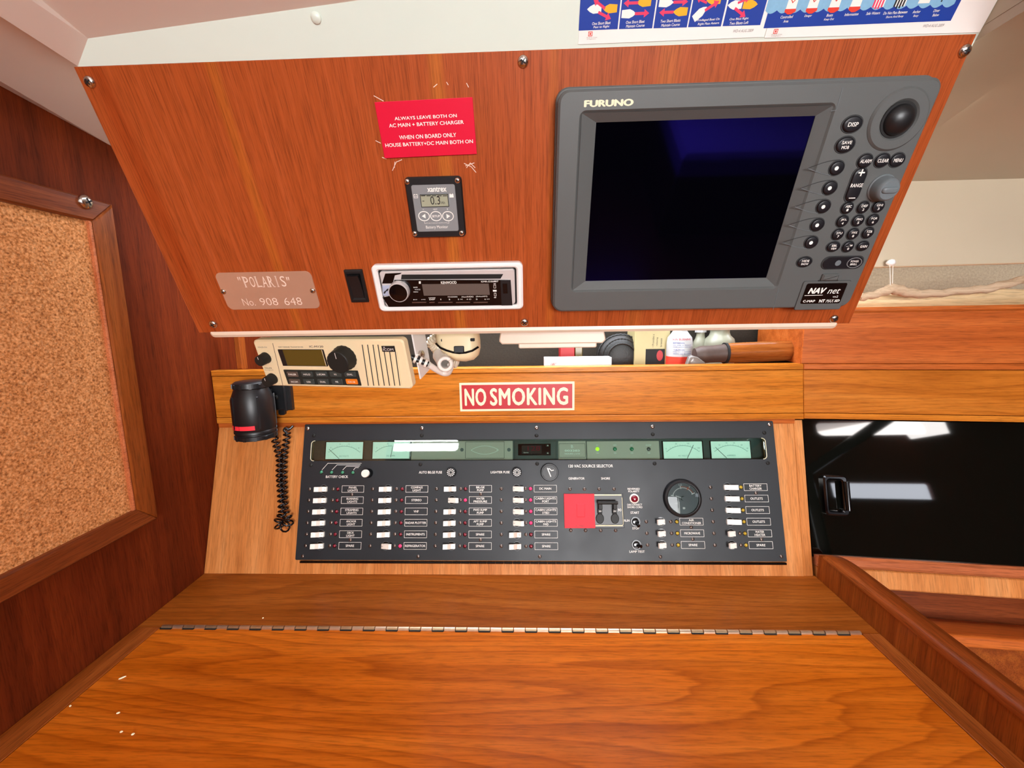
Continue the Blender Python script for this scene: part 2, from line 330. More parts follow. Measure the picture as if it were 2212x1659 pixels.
        for i_, (x, y) in enumerate(vs):
            X = (x-(x0+x1)/2)*sx; Y = (y-(y0+y1)/2)*sy; o.append((cx+X*c-Y*sn, cy+X*sn+Y*c, z+2e-5*(i_//n1)))
        return s.add(o, fs, mi)
    def line(s, pts, wd, z, mi=0, closed=False, zt=None):
        P = [Vector(p) for p in pts]; n = len(P); segs = n if closed else n-1
        for i in range(segs):
            a, b = P[i], P[(i+1) % n]; d = (b-a).normalized()*wd/2; k = Vector((-d.y, d.x)); a2 = a-d; b2 = b+d
            q = [(a2.x-k.x,a2.y-k.y),(b2.x-k.x,b2.y-k.y),(b2.x+k.x,b2.y+k.y),(a2.x+k.x,a2.y+k.y)]
            if zt: s.ext([q], z, z+zt, 0, mi)
            else: s.add([(x, y, z) for x, y in q], [(0,1,2,3)], mi)
        return s
    def flat(s, loop, z, mi=0):
        l = ccw(loop); return s.add([(x, y, z) for x, y in l], [tuple(range(len(l)))], mi)
    def mesh(s, name, mats, smooth=35):
        me = bpy.data.meshes.new(name); me.from_pydata(s.v, [], s.f); me.update()
        for m in (mats if isinstance(mats, (list, tuple)) else [mats]): me.materials.append(M[m])
        for p, i in zip(me.polygons, s.mi): p.material_index = i
        if smooth:
            me.polygons.foreach_set('use_smooth', [True]*len(me.polygons)); me.set_sharp_from_angle(angle=radians(smooth))
        return me
_gc = {}
def glyphs(st, bold, slant, space):
    k = (st, bold, slant, space)
    if k not in _gc:
        cu = bpy.data.curves.new('t', 'FONT'); cu.body = st; cu.size = 1; cu.offset = bold; cu.shear = slant; cu.space_character = space; cu.resolution_u = 3; cu.fill_mode = 'FRONT'
        o = bpy.data.objects.new('t', cu); C.objects.link(o); bpy.context.view_layer.update()
        me = o.evaluated_get(bpy.context.evaluated_depsgraph_get()).to_mesh()
        vs = [(v.co.x, v.co.y) for v in me.vertices]; fs = [tuple(p.vertices) for p in me.polygons]
        fs = [f if (sum(vs[f[i-1]][0]*vs[f[i]][1]-vs[f[i]][0]*vs[f[i-1]][1] for i in range(len(f))) > 0) else tuple(reversed(f)) for f in fs]
        _gc[k] = (vs, fs); bpy.data.objects.remove(o); bpy.data.curves.remove(cu)
    return _gc[k]
AT = {}
def thing(name, label, cat, F, at=(0,0,0), group=None, kind=None, mesh=None):
    o = bpy.data.objects.new(name, mesh); C.objects.link(o); o.matrix_world = F.m @ Matrix.Translation(at)
    if label: o['label'] = label
    if cat: o['category'] = cat
    if group: o['group'] = group
    if kind: o['kind'] = kind
    if mesh is None: o.empty_display_size = .01
    AT[o.name] = Vector(at); return o
def part(parent, name, me, at=(0,0,0), label=None, rot=0, kind=None):
    o = bpy.data.objects.new(name, me); C.objects.link(o); o.parent = parent; at = Vector(at); o.location = at-AT[parent.name]; o.rotation_euler = (0,0,rot)
    AT[o.name] = at
    if label: o['label'] = label
    if kind: o['kind'] = kind
    return o
WF = Frame((0,0,0), (1,0,0), (0,1,0))
def struct(name, mb, mats, F=WF, smooth=35, at=(0,0,0)):
    o = thing(name, None, None, F, at, kind='structure', mesh=mb.mesh(name, mats, smooth)); return o
def screw_mesh(r, slot=.0, name='screw', mats=('steel','dark'), ring=True):
    b = MB(); b.lathe([(r,0),(r,.15*r),(r*.85,.42*r),(r*.55,.58*r),(r*.2,.64*r)], 18, 0)
    for a in (0, pi/2):
        R = Matrix.Rotation(a+.5+slot, 4, 'Z'); b.box(-r*.5, r*.5, -r*.11, r*.11, .3*r, .67*r, 0, 1, R)
    return b.mesh(name, mats, 40)
def helix(path, rad, turns_per_m, n_per_turn=10):
    P = [Vector(p) for p in path]; L = [0]
    for a, b in zip(P, P[1:]): L.append(L[-1]+(b-a).length)
    tot = L[-1]; N = int(tot*turns_per_m*n_per_turn); out = []; t = (P[1]-P[0]).normalized(); nrm = t.orthogonal().normalized()
    def cr(i, f):
        p0, p1, p2, p3 = P[max(i-1,0)], P[i], P[i+1], P[min(i+2,len(P)-1)]
        return .5*((2*p1)+(p2-p0)*f+(2*p0-5*p1+4*p2-p3)*f*f+(3*p1-p0-3*p2+p3)*f**3)
    def ev(s):
        for i in range(len(P)-1):
            if s <= L[i+1] or i == len(P)-2: return cr(i, min(1, max(0, (s-L[i])/(L[i+1]-L[i]))))
    for k in range(N+1):
        s_ = tot*k/N; p = ev(s_); q = ev(min(tot, s_+tot/N)); pp = ev(max(0, s_-tot/N)); t = (q-pp).normalized(); nrm = (nrm-t*nrm.dot(t)).normalized(); b = t.cross(nrm)
        a = 2*pi*k/n_per_turn; out.append(p+(nrm*cos(a)+b*sin(a))*(rad(k/N) if callable(rad) else rad))
    return out
def smooth_path(P, n=8):
    P = [Vector(p) for p in P]; o = []
    for i in range(len(P)-1):
        p0, p1, p2, p3 = P[max(i-1,0)], P[i], P[i+1], P[min(i+2,len(P)-1)]
        for k in range(n):
            f = k/n; o.append(.5*((2*p1)+(p2-p0)*f+(2*p0-5*p1+4*p2-p3)*f*f+(3*p1-p0-3*p2+p3)*f**3))
    return o+[P[-1]]

# ================================================================ SETTING
# left bulkhead
b = MB(); b.box(-.25, 1.05, 0, 1.47, -.02, 0); struct('wall_left', b, 'wall', FW)
# deckhead: low flat deckhead, raised recess with a white face above the console
K0 = hit(FT.O, FT.n, 190, 83); K1 = hit(FT.O, FT.n, 780, 0); KB = hit(FT.O, FT.n, 168, 143)
eT = (K1-K0).normalized()
def on_top(x): return K0 + eT*((x-K0.x)/eT.x)
XR = .4036; TR_ = on_top(XR)
bl = FT.at(168, 143); br = FT.at(2120, 69)
# white slanted face
def tl(P): d = P-FT.O; return (d.dot(FT.u), d.dot(FT.v))
b = MB(); b.ext([[(bl[0], -.02), (XR-FT.O.x, -.02), tl(TR_), tl(K0), bl]], -.006, 0); struct('trim_1', b, 'white', FT)
ax = hit((K0.x,0,0), (1,0,0), 90, 0); bx = hit((KB.x,0,0), (1,0,0), 0, 35)
dA = (ax-K0); dB = (bx-KB)
KA2 = K0 + dA*((K0.y+.3)/-dA.y); KB2 = KB + dB*((KB.y+.3)/-dB.y)
w1 = hit((WX,0,0), (1,0,0), 240, 315); w0 = hit((WX,0,0), (1,0,0), 0, 185); dW = (w0-w1); W2 = w1 + dW*((w1.y+.3)/-dW.y); W3 = w1 - dW*2.5
KB3 = Vector((KB.x, W3.y, KB.z-.01))
KR = Vector((XR, TR_.y+.006, TR_.z)); KR2 = Vector((XR, -.3, KA2.z+ (TR_.z-K0.z)))
b = MB()
vs = [K0, KA2, KR2, KR]; b.add(vs, [(0,1,2,3)])                         # raised deckhead
b.add([K0, KB, KB2, KA2], [(0,1,2,3)])                                  # left cheek
b.add([KB, W3, W2, KB2] if False else [KB, KB3, W3, w1, W2, KB2], [(0,1,2,3,4,5)])
zc = 1.42; RB = Vector((XR, .446, 1.408)); RB2 = Vector((XR, -.3, 1.413))
struct('ceiling', b, 'ceil', smooth=0)
b = MB(); b.add([KR, KR2, RB2, RB], [(0,1,2,3)]); struct('trim_6', b, 'liner', smooth=0)   # right cheek of the deckhead, shaded by using the darker liner colour
# cabin deckhead behind the camera
b = MB(); b.box(-2.2, 2.9, -2.0, -.3, 1.93, 1.96)
b.add([(-2.2,-.3,1.95), (2.9,-.3,1.95), (2.9,-.28,KA2.z), (-2.2,-.28,KA2.z)], [(0,1,2,3)])
b.add([(XR,-.3,1.66), (2.9,-.3,1.66), (2.9,-.3,1.415), (XR,-.3,1.415)], [(0,1,2,3)]); struct('ceiling_cabin', b, 'ceil')
# right-hand deckhead liner panels
sx0 = hit((0,0,zc), (0,0,1), 2049, 250); sx1 = hit((0,0,zc), (0,0,1), 2212, 150); ds = (sx1-sx0)/(sx0.y-sx1.y)
FL = Frame((0,.80,0), (1,0,0), (0,0,1))
lc0 = FL.at(1974, 392); lc1 = FL.at(2212, 384); lb0 = FL.at(1884, 574); lb1 = FL.at(2212, 561); sl = (lb1[1]-lb0[1])/(lb1[0]-lb0[0])
def zlow(x): return lb0[1]+sl*(x-lb0[0])
sB = sx0 - ds*(sx0.y-.80)*-1 if False else sx0 + ds*-(.80-sx0.y)
sF = sx0 + ds*(sx0.y+.3)
b = MB()
NX, NY = 10, 40
def liner_grid(x_of, xe_of, z0f):
    vs = []; fs = []
    for j in range(NY+1):
        y = .80-1.1*j/NY
        for i in range(NX+1):
            x = x_of(y)+(xe_of(y)-x_of(y))*i/NX
            vs.append((x, y, z0f(x, y)))
    for j in range(NY):
        for i in range(NX): a = j*(NX+1)+i; fs.append((a, a+1, a+NX+2, a+NX+1))
    return vs, fs
zb = 1.389
def zdeck(x, y): return zb + (zc-zb)*min(1, max(0, (.80-y)/.18)) + .004*sin(x*23+y*9)*sin(y*31+1) * min(1, max(0, (.80-y)*8))*min(1, max(0,(y-.5)*8+.4))
seam = lambda y: sx0.x + (ds.x)*(sx0.y-y)
vs, fs = liner_grid(lambda y: seam(y)+.0012, lambda y: 2.9, zdeck); b.add(vs, fs)
struct('ceiling_liner_outer', b, 'liner', smooth=60)
b = MB(); vs, fs = liner_grid(lambda y: XR-.0005, lambda y: seam(y)-.0012, lambda x, y: max(1.402, zdeck(x, y)-.003)); b.add(vs, fs)
struct('ceiling_liner_inner', b, 'liner', smooth=60)
b = MB(); b.tube([(seam(y), y, zdeck(seam(y), y)+.003) for y in (.8,.7,.6,.5,.4,.3)], .0022, 6); struct('trim_2', b, 'liner')
# pale lower liner panel under the crease
b = MB(); b.ext([[(.30, zlow(.3)), (2.9, zlow(1.6)), (2.9, zb+.004), (.30, zb+.004)]], -.012, 0, .0015)
struct('trim_3', b, 'liner_low', FL)
# carpeted hull side behind
b = MB(); b.box(-.55, 2.9, 0, 1.45, -.01, 0); struct('wall_hull', b, 'carpet', Frame((0,.93,0), (1,0,0), (0,0,1)))
# cabin shell out of frame: side with two portlights seen mirrored in the dark acrylic door and meter window
b = MB(); holes = [rr(.52, .10, .012, 1.69, 1.455), rr(.62, .10, .04, 1.74, 1.865), rr(.56, .095, .03, -.79, 1.765), rr(.85, .5, .05, .45, 1.18)]  # last opening is invented, it goes with the added front light
b.ext([[(-2.2,0),(2.9,0),(2.9,1.95),(-2.2,1.95)]]+[list(h) for h in holes], -.03, 0); wb = struct('wall_back', b, 'wall', Frame((0,-1.6,0), (1,0,0), (0,0,1)))
wb.matrix_world = Matrix(((1,0,0,0),(0,0,1,-1.6),(0,1,0,0),(0,0,0,1))) @ Matrix.Diagonal((1,1,1,1))
b = MB(); b.box(-1.09,-.49,1.770,1.783,-.02,-.012); struct('reflection_slat', b, 'dark', Frame((0,-1.6,0),(1,0,0),(0,0,1)))  # unseen slat added to split the mirrored window into bands
b = MB(); b.tube([(1.85,-1.45,1.92), (1.25,-1.45,1.52), (1.25,-1.45,.0)], .035, 16); struct('trim_5', b, 'blackgloss')
b = MB(); b.box(-2.2, 2.9, -2, 1.05, -.02, 0); struct('floor', b, 'strip')
b = MB(); b.box(-2, 1.05, 0, 1.95, -.02, 0); o = struct('wall_right', b, 'wall', Frame((2.9,0,0), (0,-1,0), (0,0,1))); o.location.y = -.9
b = MB(); b.box(-2.2, WX, 0, 1.95, -.02, 0); struct('wall_forward', b, 'wall', Frame((0,-.25,0), (1,0,0), (0,0,1)))
b = MB(); b.box(.3, 2.0, 0, 1.95, -.02, 0); struct('wall_far_left', b, 'wall', Frame((-2.2,0,0), (0,-1,0), (0,0,1)))

# ================================================================ cork board on the left bulkhead
q = .013; ya = -.15
_a, _b = FW.at(242,441,q), FW.at(345,1118,q); _c, _d = FW.at(205,478,q), FW.at(296,1102,q)
yo, zt, zbo, yi, zti, zbi = (_a[0]+_b[0])/2, _a[1], _b[1], (_c[0]+_d[0])/2, _c[1], _d[1]
t = thing('cork_board', 'cork pinboard in a mitred teak frame on the dark left bulkhead', 'pinboard', FW, (.4,1.1,0))
b = MB(); b.box(ya, yi+.002, zbi-.002, zti+.002, .001, .006); part(t, 'cork_sheet', b.mesh('cork_sheet', 'cork'))
q = .013
def rail(loop): b = MB(); b.ext([loop], .0005, q, .002); return b
part(t, 'frame_rail', rail([(ya,zti),(yi,zti),(yo,zt),(ya,zt)]).mesh('frame_rail', 'frame_u'))
part(t, 'frame_rail', rail([(ya,zbo),(yo,zbo),(yi,zbi),(ya,zbi)]).mesh('frame_rail', 'frame_u'))
part(t, 'frame_rail', rail([(yi,zbi),(yo,zbo),(yo,zt),(yi,zti)]).mesh('frame_rail', 'frame_v'))
b = MB(); b.box(yi-.0035, yi, zbi, zti, .006, .011, .001); part(t, 'inner_bead', b.mesh('inner_bead', 'pinkrail'))
sc = FW.at(183, 436, q); part(t, 'screw', screw_mesh(.0085), (sc[0], sc[1], q))

# ================================================================ overhead console
# white console housing behind the veneer panel
PB = FO.at(447, 716); PBR = FO.at(1818, 702); PTL = FO.at(143, 147); PTR = FO.at(2134, 70)
xL, xR_ = (PB[0]+PTL[0])/2-.002, (PBR[0]+PTR[0])/2
ybot = (PB[1]+PBR[1])/2; ytop = (PTL[1]+PTR[1])/2
def fo3(a, b_, h=0): return FO.O+FO.u*a+FO.v*b_+FO.n*h
e0 = fo3(0, ybot, -.006)
b = MB(); yz = [(e0.y, e0.z-.0065), (e0.y+.002, e0.z-.0085), (.66, e0.z-.0085), (.66, 1.40), (.452, 1.412), (e0.y-.005+.004, e0.z+.01)]
Rm = Matrix(((0,0,1,0),(1,0,0,0),(0,1,0,0),(0,0,0,1)))
b.ext([yz], xL+.020, xR_-.018, 0, 0, Rm)
# rounded ends of the lip
t = thing('console_housing', 'white moulded housing with a rounded lower lip behind the overhead instrument panel', 'console', WF, (0,.6,1.3))
part(t, 'shell', b.mesh('shell', 'white'))
b = MB(); lipz = e0.z-.0085
lw = (xR_-.013)-(xL+.013); b.ext([rr(lw, .022, .007, (xL+xR_)/2, 0, 6)], -.001, .012, .003, 0, Matrix.Translation((0, e0.y+.006, e0.z+.0025)) @ Matrix.Rotation(pi/2, 4, 'X'))
part(t, 'lip', b.mesh('lip', 'lip'))
# veneer panel
cx, cy = (xL+xR_)/2, (ybot+ytop)/2
t = thing('instrument_panel', 'tilted red-brown teak veneer overhead panel carrying the plotter, stereo and plates', 'panel', FO, (cx, cy, 0))
b = MB(); b.ext([[(xL,ybot),(xR_,ybot),(xR_,ytop),(xL,ytop)]], -.006, 0, .0006)
bd = part(t, 'veneer_board', b.mesh('veneer_board', 'panel'))
sm = screw_mesh(.0052)
for i, (x, y) in enumerate([(195,177),(1130,133),(2083,110),(461,700),(1133,696),(1801,688)]):
    a = FO.at(x, y); part(t, 'screw', sm, (a[0], a[1], 0), rot=i*.5)
# scratches in the veneer around the red plate
b = MB()
for l in ([(808,207),(828,218)], [(812,222),(830,221)], [(848,368),(856,350),(868,345)], [(852,362),(853,350)], [(1003,353),(1018,360),(1028,372)], [(1006,358),(1024,352)], [(1008,362),(1016,352),(1026,362)], [(937,188),(944,182)], [(965,178),(968,183)], [(1008,180),(1012,188)], [(812,304),(822,309)], [(826,340),(834,343)]):
    b.line([FO.at(*p) for p in l], .0006, .00025)
part(t, 'scratches', b.mesh('scratches', 'engr'), kind='stuff')

# red warning plate
c = FO.rect([(809,220.8),(1021,209.7),(1029.6,333),(830,342.4)], .002)
t = thing('warning_plate', 'red engraved plate with white capitals about leaving AC main and charger on', 'sign', FO, (c[0],c[1],0))
rz = radians(.9); b = MB(); b.ext([rr(c[2], c[3], .0006)], 0.0002, .002, .0004); o = part(t, 'plate', b.mesh('plate', 'red'), (c[0],c[1],0), rot=rz)
b = MB()
for s_, q2 in (('ALWAYS LEAVE BOTH ON', ((852,254),(986,244.5),(987,252),(853,261))), ('AC MAIN + BATTERY CHARGER', ((840,269),(1001,258),(1002,266),(841,277)))
    , ('WHEN ON BOARD ONLY', ((862,292.5),(985,287),(986,295),(863,302))), ('HOUSE BATTERY+DC MAIN BOTH ON', ((832,311),(1021,300),(1022,309),(833,318)))):
    r = FO.rect(q2, .002); b.text(s_, r[0]-c[0], r[1]-c[1], r[2], r[3]*1.0, 0, bold=.012, rot=rz)
part(t, 'lettering', b.mesh('lettering', 'txt', 0), (c[0],c[1],.0021))

# battery monitor
q = [(872,383),(997,381),(1005.7,512),(891,513)]; h = .005; c = FO.rect(q, h)
t = thing('battery_monitor', 'small black square battery monitor with grey face and 0.3 on its display', 'gauge', FO, (c[0],c[1],0))
b = MB(); b.ext([rr(c[2],c[3],.004)], .0003, h, .0012); part(t, 'bezel', b.mesh('bezel', 'black'), (c[0],c[1],0))
def zx(x, y): return (780+x/4.607, 180+y/4.607)
r = FO.rect([zx(500,1010),zx(935,1005),zx(970,1470),zx(560,1472)], h); b = MB(); b.ext([rr(r[2],r[3],.002)], 0, .0006); fp = part(t, 'face_label', b.mesh('face_label', 'labelg'), (r[0],r[1],h))
r = FO.rect([zx(590,1108),zx(862,1105),zx(873,1222),zx(605,1228)], h); b = MB(); b.ext([rr(r[2],r[3])], 0, .0004); ds_ = part(t, 'display', b.mesh('display', 'lcdgrey'), (r[0],r[1],h+.0006))
b = MB(); b.ext([rr(r[2]+.0008,r[3]+.0008), rr(r[2]-.0004,r[3]-.0004)], 0, .0006, 0, 1)
def fr(F, h, o, *p):
    a = F.at(*p, h); return a[0]-o[0], a[1]-o[1]
X = lambda *p: fr(FO, h, r, *zx(*p))
a = X(740,1163); b.text('0.3', a[0], a[1], .0105, .0083, .0006); a = X(817,1185); b.text('Ah', a[0], a[1], .0042, .0028, .0006); a = X(622,1170); b.box(a[0]-.001,a[0]+.001,a[1]-.0003,a[1]+.0003,.0005,.0006)
for k in range(5): a = X(620+k*54, 1117); b.box(a[0]-.0023,a[0]+.0023,a[1]-.0004,a[1]+.0004,.0005,.0006)
part(ds_, 'segments', b.mesh('segments', ['ink','dark'], 0), (r[0],r[1],h+.0006))
for x in (628, 747, 866):
    a = FO.at(*zx(x,1320), h); b = MB(); b.ext([circ(.0063,ry=.0052,seg=28), circ(.0055,ry=.0044,seg=28)], 0, .0004, 0, 0)
    if x == 628: b.flat([(-.0025,0),(.0016,.0024),(.0016,-.0024)], .0003)
    elif x == 866: b.flat([(.0025,0),(-.0016,.0024),(-.0016,-.0024)], .0003)
    else: b.text('SETUP', 0, 0, .0088, .0024, .0003, bold=.02)
    part(t, 'button', b.mesh('button', 'txt', 0), (a[0],a[1],h+.0007))
b = MB(); O = r
for s_, x, y, w_, h_, bo in (('xantrex',755,1055,200/4.6,44/4.6,.03),('Battery Monitor',757,1432,240/4.6,38/4.6,.0),('(3 sec.) manual synchronise',755,1388,230/4.6,13/4.6,0),('NEXT',740,1252,44/4.6,12/4.6,0),('+',860,1250,14/4.6,14/4.6,.02),('-',620,1253,12/4.6,3/4.6,0)):
    a = X(x, y); b.text(s_, a[0], a[1], w_*.00047, h_*.00049, 0, bold=bo)
b.line([X(632,1375),X(634,1392),X(645,1392)], .0003, 0); b.line([X(873,1373),X(875,1390),X(862,1391)], .0003, 0)
for x, y, fill in ((545,1122,0),(900,1117,1)):
    a = X(x, y)
    if fill: b.box(a[0]-.0022,a[0]+.0022,a[1]-.0018,a[1]+.0014,-.0002,.0001)
    else: b.line([(a[0]-.002,a[1]-.0017),(a[0]+.002,a[1]-.0017),(a[0]+.002,a[1]+.0014),(a[0]-.002,a[1]+.0014)], .0004, 0, closed=True); b.line([(a[0]-.0018,a[1]-.0003),(a[0]+.0018,a[1]-.0003)], .0004, 0)
    for k in (-1,1): b.box(a[0]+k*.0013-.0004,a[0]+k*.0013+.0004,a[1]+.0014,a[1]+.0021,-.0002,.0001)
part(t, 'lettering', b.mesh('lettering', 'txt', 0), (r[0],r[1],h+.0007))
s2 = screw_mesh(.0030)
for i, (x, y) in enumerate([(460,980),(958,968),(535,1495),(1000,1490)]):
    a = FO.at(*zx(x,y), h); part(t, 'screw', s2, (a[0],a[1],h), rot=i*.7)

# name plate
def zx(x, y): return (440+x/6.506, 550+y/6.506)
h = .0012; q = [zx(150,258),zx(1505,233),zx(1637,757),zx(345,775)]; c = FO.rect(q, h)
t = thing('name_plate', 'coppery metal plate engraved "POLARIS" No. 908 648 with rounded corners', 'plate', FO, (c[0],c[1],0))
b = MB(); b.ext([rr(c[2],c[3],.007,seg=8)], .0002, h, .0003); part(t, 'plate', b.mesh('plate', 'brass'), (c[0],c[1],0))
b = MB()
def serif_text(b, st, r, z):
    n = len(st); cw = r[2]/n
    for i, ch in enumerate(st):
        x = r[0]-r[2]/2+cw*(i+.5); wch = cw*(.78 if ch != 'I' else .18); b.text(ch, x, r[1], wch, r[3], z, bold=-.004)
        hh = r[3]/2; sl_ = cw*.34; tk = .00035
        def bar(bx, by): b.flat([(bx-sl_/2,by-tk),(bx+sl_/2,by-tk),(bx+sl_/2,by+tk),(bx-sl_/2,by+tk)], z)
        if ch in 'PILR': bar(x-wch/2+(wch/2 if ch == 'I' else .0008), r[1]-hh)
        if ch in 'PILR': bar(x-wch/2+(wch/2 if ch == 'I' else .0008), r[1]+hh)
        if ch in 'A': bar(x-wch/2, r[1]-hh); bar(x+wch/2, r[1]-hh)
        if ch in 'R': bar(x+wch/2, r[1]-hh)
        if ch in 'PILAR': 
            xs = x-wch/2+.0011 if ch in 'PLR' else x
            if ch != 'A': b.flat([(xs-.0006,r[1]-hh),(xs+.0006,r[1]-hh),(xs+.0006,r[1]+hh),(xs-.0006,r[1]+hh)], z)
r = FO.rect([zx(535,312),zx(1148,302),zx(1170,448),zx(570,458)], h); r = (r[0]-c[0], r[1]-c[1], r[2], r[3]); serif_text(b, 'POLARIS', r, 0)
for x in (495, 1180): a = fr(FO, h, c, *zx(x,338)); b.text('"', a[0], a[1], .0034, .0042, 0)
r = FO.rect([zx(535,620),zx(715,615),zx(722,715),zx(560,718)], h); b.text('No.', r[0]-c[0], r[1]-c[1], r[2], r[3], 0, bold=-.012)
r = FO.rect([zx(785,612),zx(1035,608),zx(1045,710),zx(800,714)], h); b.text('908', r[0]-c[0], r[1]-c[1], r[2], r[3], 0, bold=-.012)
r = FO.rect([zx(1125,605),zx(1370,602),zx(1385,706),zx(1140,710)], h); b.text('648', r[0]-c[0], r[1]-c[1], r[2], r[3], 0, bold=-.012)
part(t, 'engraving', b.mesh('engraving', 'engr', 0), (c[0],c[1],h+.0001))
for x, y in ((278,522),(1532,508)):
    a = FO.at(*zx(x,y), h); part(t, 'screw', screw_mesh(.0034), (a[0],a[1],h))

# rocker switch
h = .004; c = FO.rect([(741,584),(781,583.5),(796,654),(758,654.6)], h)
t = thing('rocker_switch', 'black upright rocker switch between the name plate and the stereo', 'switch', FO, (c[0],c[1],0))
b = MB(); b.ext([rr(c[2],c[3],.001), rr(c[2]*.62,c[3]*.72)], .0002, h, .0016); part(t, 'frame', b.mesh('frame', 'black'), (c[0],c[1],0))
b = MB(); P = [(-c[3]*.355,.001),(-c[3]*.355,.0028),(0,.004),(c[3]*.355,.0085),(c[3]*.355,.001)]
b.ext([P], -c[2]*.30, c[2]*.30, .0004, 0, Matrix(((0,0,1,0),(1,0,0,0),(0,1,0,0),(0,0,0,1)))); part(t, 'rocker', b.mesh('rocker', 'black'), (c[0],c[1],0))

# stereo
def zx(x, y): return (730+x/5.267, 550+y/5.267)
h = .008; c = FO.rect([(803,571),(1130,567),(1129.5,668),(819,671)], h*.6)
t = thing('car_stereo', 'silver marine stereo with a black face, round volume knob and white surround', 'stereo', FO, (c[0],c[1],0))
ri = FO.rect([zx(457,178),zx(2032,155),zx(2036,588),zx(510,597)], h)
b = MB(); b.ext([rr(c[2],c[3],.006,seg=6), rr(ri[2],ri[3],.003,ri[0]-c[0],ri[1]-c[1])], .0002, h, .002); part(t, 'surround', b.mesh('surround', 'bezelw'), (c[0],c[1],0))
b = MB(); b.box(-ri[2]/2+.0001,ri[2]/2-.0001,-ri[3]/2+.0001,ri[3]/2-.0001,0,.003); part(t, 'chassis', b.mesh('chassis', 'dark'), (ri[0],ri[1],0))
fh = .009
b = MB(); b.ext([rr(ri[2]-.0045,ri[3]-.0035,.003)], .003, fh-.0015, .0008); fp = part(t, 'faceplate', b.mesh('faceplate', 'silver'), (ri[0],ri[1],0))
X = lambda *p: fr(FO, fh, ri, *zx(*p))
b = MB(); b.ext([[X(*p) for p in ((722,232),(1880,226),(1850,278),(715,287))]], 0, .0003); part(fp, 'disc_slot', b.mesh('disc_slot', 'dark'), (ri[0],ri[1],fh-.0015))
b = MB(); b.ext([[X(*p) for p in ((535,220),(722,212),(705,226),(645,240),(622,332),(498,334))]], 0, .0006, .0002); part(fp, 'source_button', b.mesh('source_button', 'blackgloss'), (ri[0],ri[1],fh-.0015))
b = MB(); b.ext([[X(*p) for p in ((640,292),(1848,290),(1965,292),(1985,578),(575,598),(505,490),(600,470))]], 0, .0012, .0004); bf = part(fp, 'control_face', b.mesh('control_face', 'blackgloss'), (ri[0],ri[1],fh-.0015))
z1 = fh-.0003
b = MB(); b.ext([[X(*p) for p in ((955,337),(1715,330),(1728,458),(978,468))]], 0, .0003); part(bf, 'display', b.mesh('display', 'dispbr'), (ri[0],ri[1],z1))
b = MB(); b.ext([[X(*p) for p in ((1848,292),(1965,292),(1985,578),(1862,580))]], 0, .0005, .0003); b.ext([[X(*p) for p in ((1872,325),(1925,325),(1932,440),(1880,442))]], .0005, .0009, .0002, 1)
part(bf, 'socket_door', b.mesh('socket_door', ['black','blackgloss']), (ri[0],ri[1],z1))
b = MB(); b.ext([[X(*p) for p in ((500,358),(598,352),(600,468),(512,472))]], 0, .0012, .0004); part(fp, 'phone_button', b.mesh('phone_button', 'phone'), (ri[0],ri[1],fh-.0015))
b = MB(); b.line([X(532,432),X(545,415),X(562,402)], .001, 0); b.line([X(528,436),X(536,424)], .0018, 0); b.line([X(556,408),X(565,398)], .0018, 0); part(fp, 'phone_symbol', b.mesh('phone_symbol', 'ink', 0), (ri[0],ri[1],fh-.0002))
a = FO.at(*zx(690,430), fh+.006); b = MB(); b.lathe([(.0122,0),(.0122,.004),(.0118,.009),(.0112,.010)], 36); b.lathe([(.0108,.0098),(.0104,.0104),(.0095,.0106)], 36, 1)
part(t, 'volume_knob', b.mesh('volume_knob', ['silver','blackgloss']), (a[0],a[1],fh-.002))
b = MB()
for s_, x, y, w_, h_, bo in (('KENWOOD',1260,318,168,28,.02),('KMR-D368BT',1728,306,185,16,.01),('PANDORA',1305,481,105,13,0),('iHeartRADIO',1475,480,130,16,0),('(SiriusXM)',1635,478,125,18,0),('DIMMER',1072,492,75,10,0),('DISP',1072,510,62,14,.01),
    ('I<<',880,512,42,10,.02),('>>I',970,511,44,10,.02),('1',1170,510,8,12,.01),('2',1268,510,18,12,.01),('3 >I',1390,509,50,12,.01),('4 O',1490,508,52,12,.01),('5',1578,508,18,12,.01),('6 >>',1697,507,56,12,.01),('BAND',882,373,45,12,0),('VOICE',905,398,62,12,0),('MENU',885,425,50,10,0)):
    a = X(x, y); b.text(s_, a[0], a[1], w_/5.267*.00058, h_/5.267*.00062, 0, bold=bo)
for p in (((1772,348),(1795,348),(1796,382),(1774,382)), ((1778,438),(1798,438),(1800,472),(1780,472))): b.line([X(*k) for k in p], .0004, 0, closed=True)
b.flat([X(*k) for k in ((1762,402),(1805,402),(1806,422),(1764,422))], 0); b.flat([X(*k) for k in ((1770,330),(1796,330),(1796,337),(1770,337))], 0); b.flat([X(*k) for k in ((1776,486),(1800,486),(1800,493),(1776,493))], 0)
b.flat([X(*k) for k in ((920,304),(942,304),(942,332),(920,332))], 0)
part(bf, 'lettering', b.mesh('lettering', 'txt', 0), (ri[0],ri[1],z1+.0002))
for x0, x1 in ((843,1005),(1040,1100),(1140,1305),(1342,1505),(1542,1705)):
    b = MB(); b.ext([[X(x0,541),X(x1,538),X(x1,549),X(x0,552)]], 0, .0006, .0002); part(bf, 'preset_key', b.mesh('preset_key', 'steel_dk'), (ri[0],ri[1],z1))

# chart plotter
h = .020; q = [(1209,192),(2040,168),(1836,668),(1192,671)]; c = FO.rect(q, h)
t = thing('chart_plotter', 'large charcoal chart plotter with a dark glossy screen and keypad on the right', 'chart plotter', FO, (c[0],c[1],0))
rs = FO.rect([(1284,265),(1763,250),(1655,601),(1268,607)], h-.007); ro = FO.rect([(1257,243),(1795,229),(1682,620),(1237,628)], h)
def cc(p, o=c): return p[0]-o[0], p[1]-o[1]
b = MB()
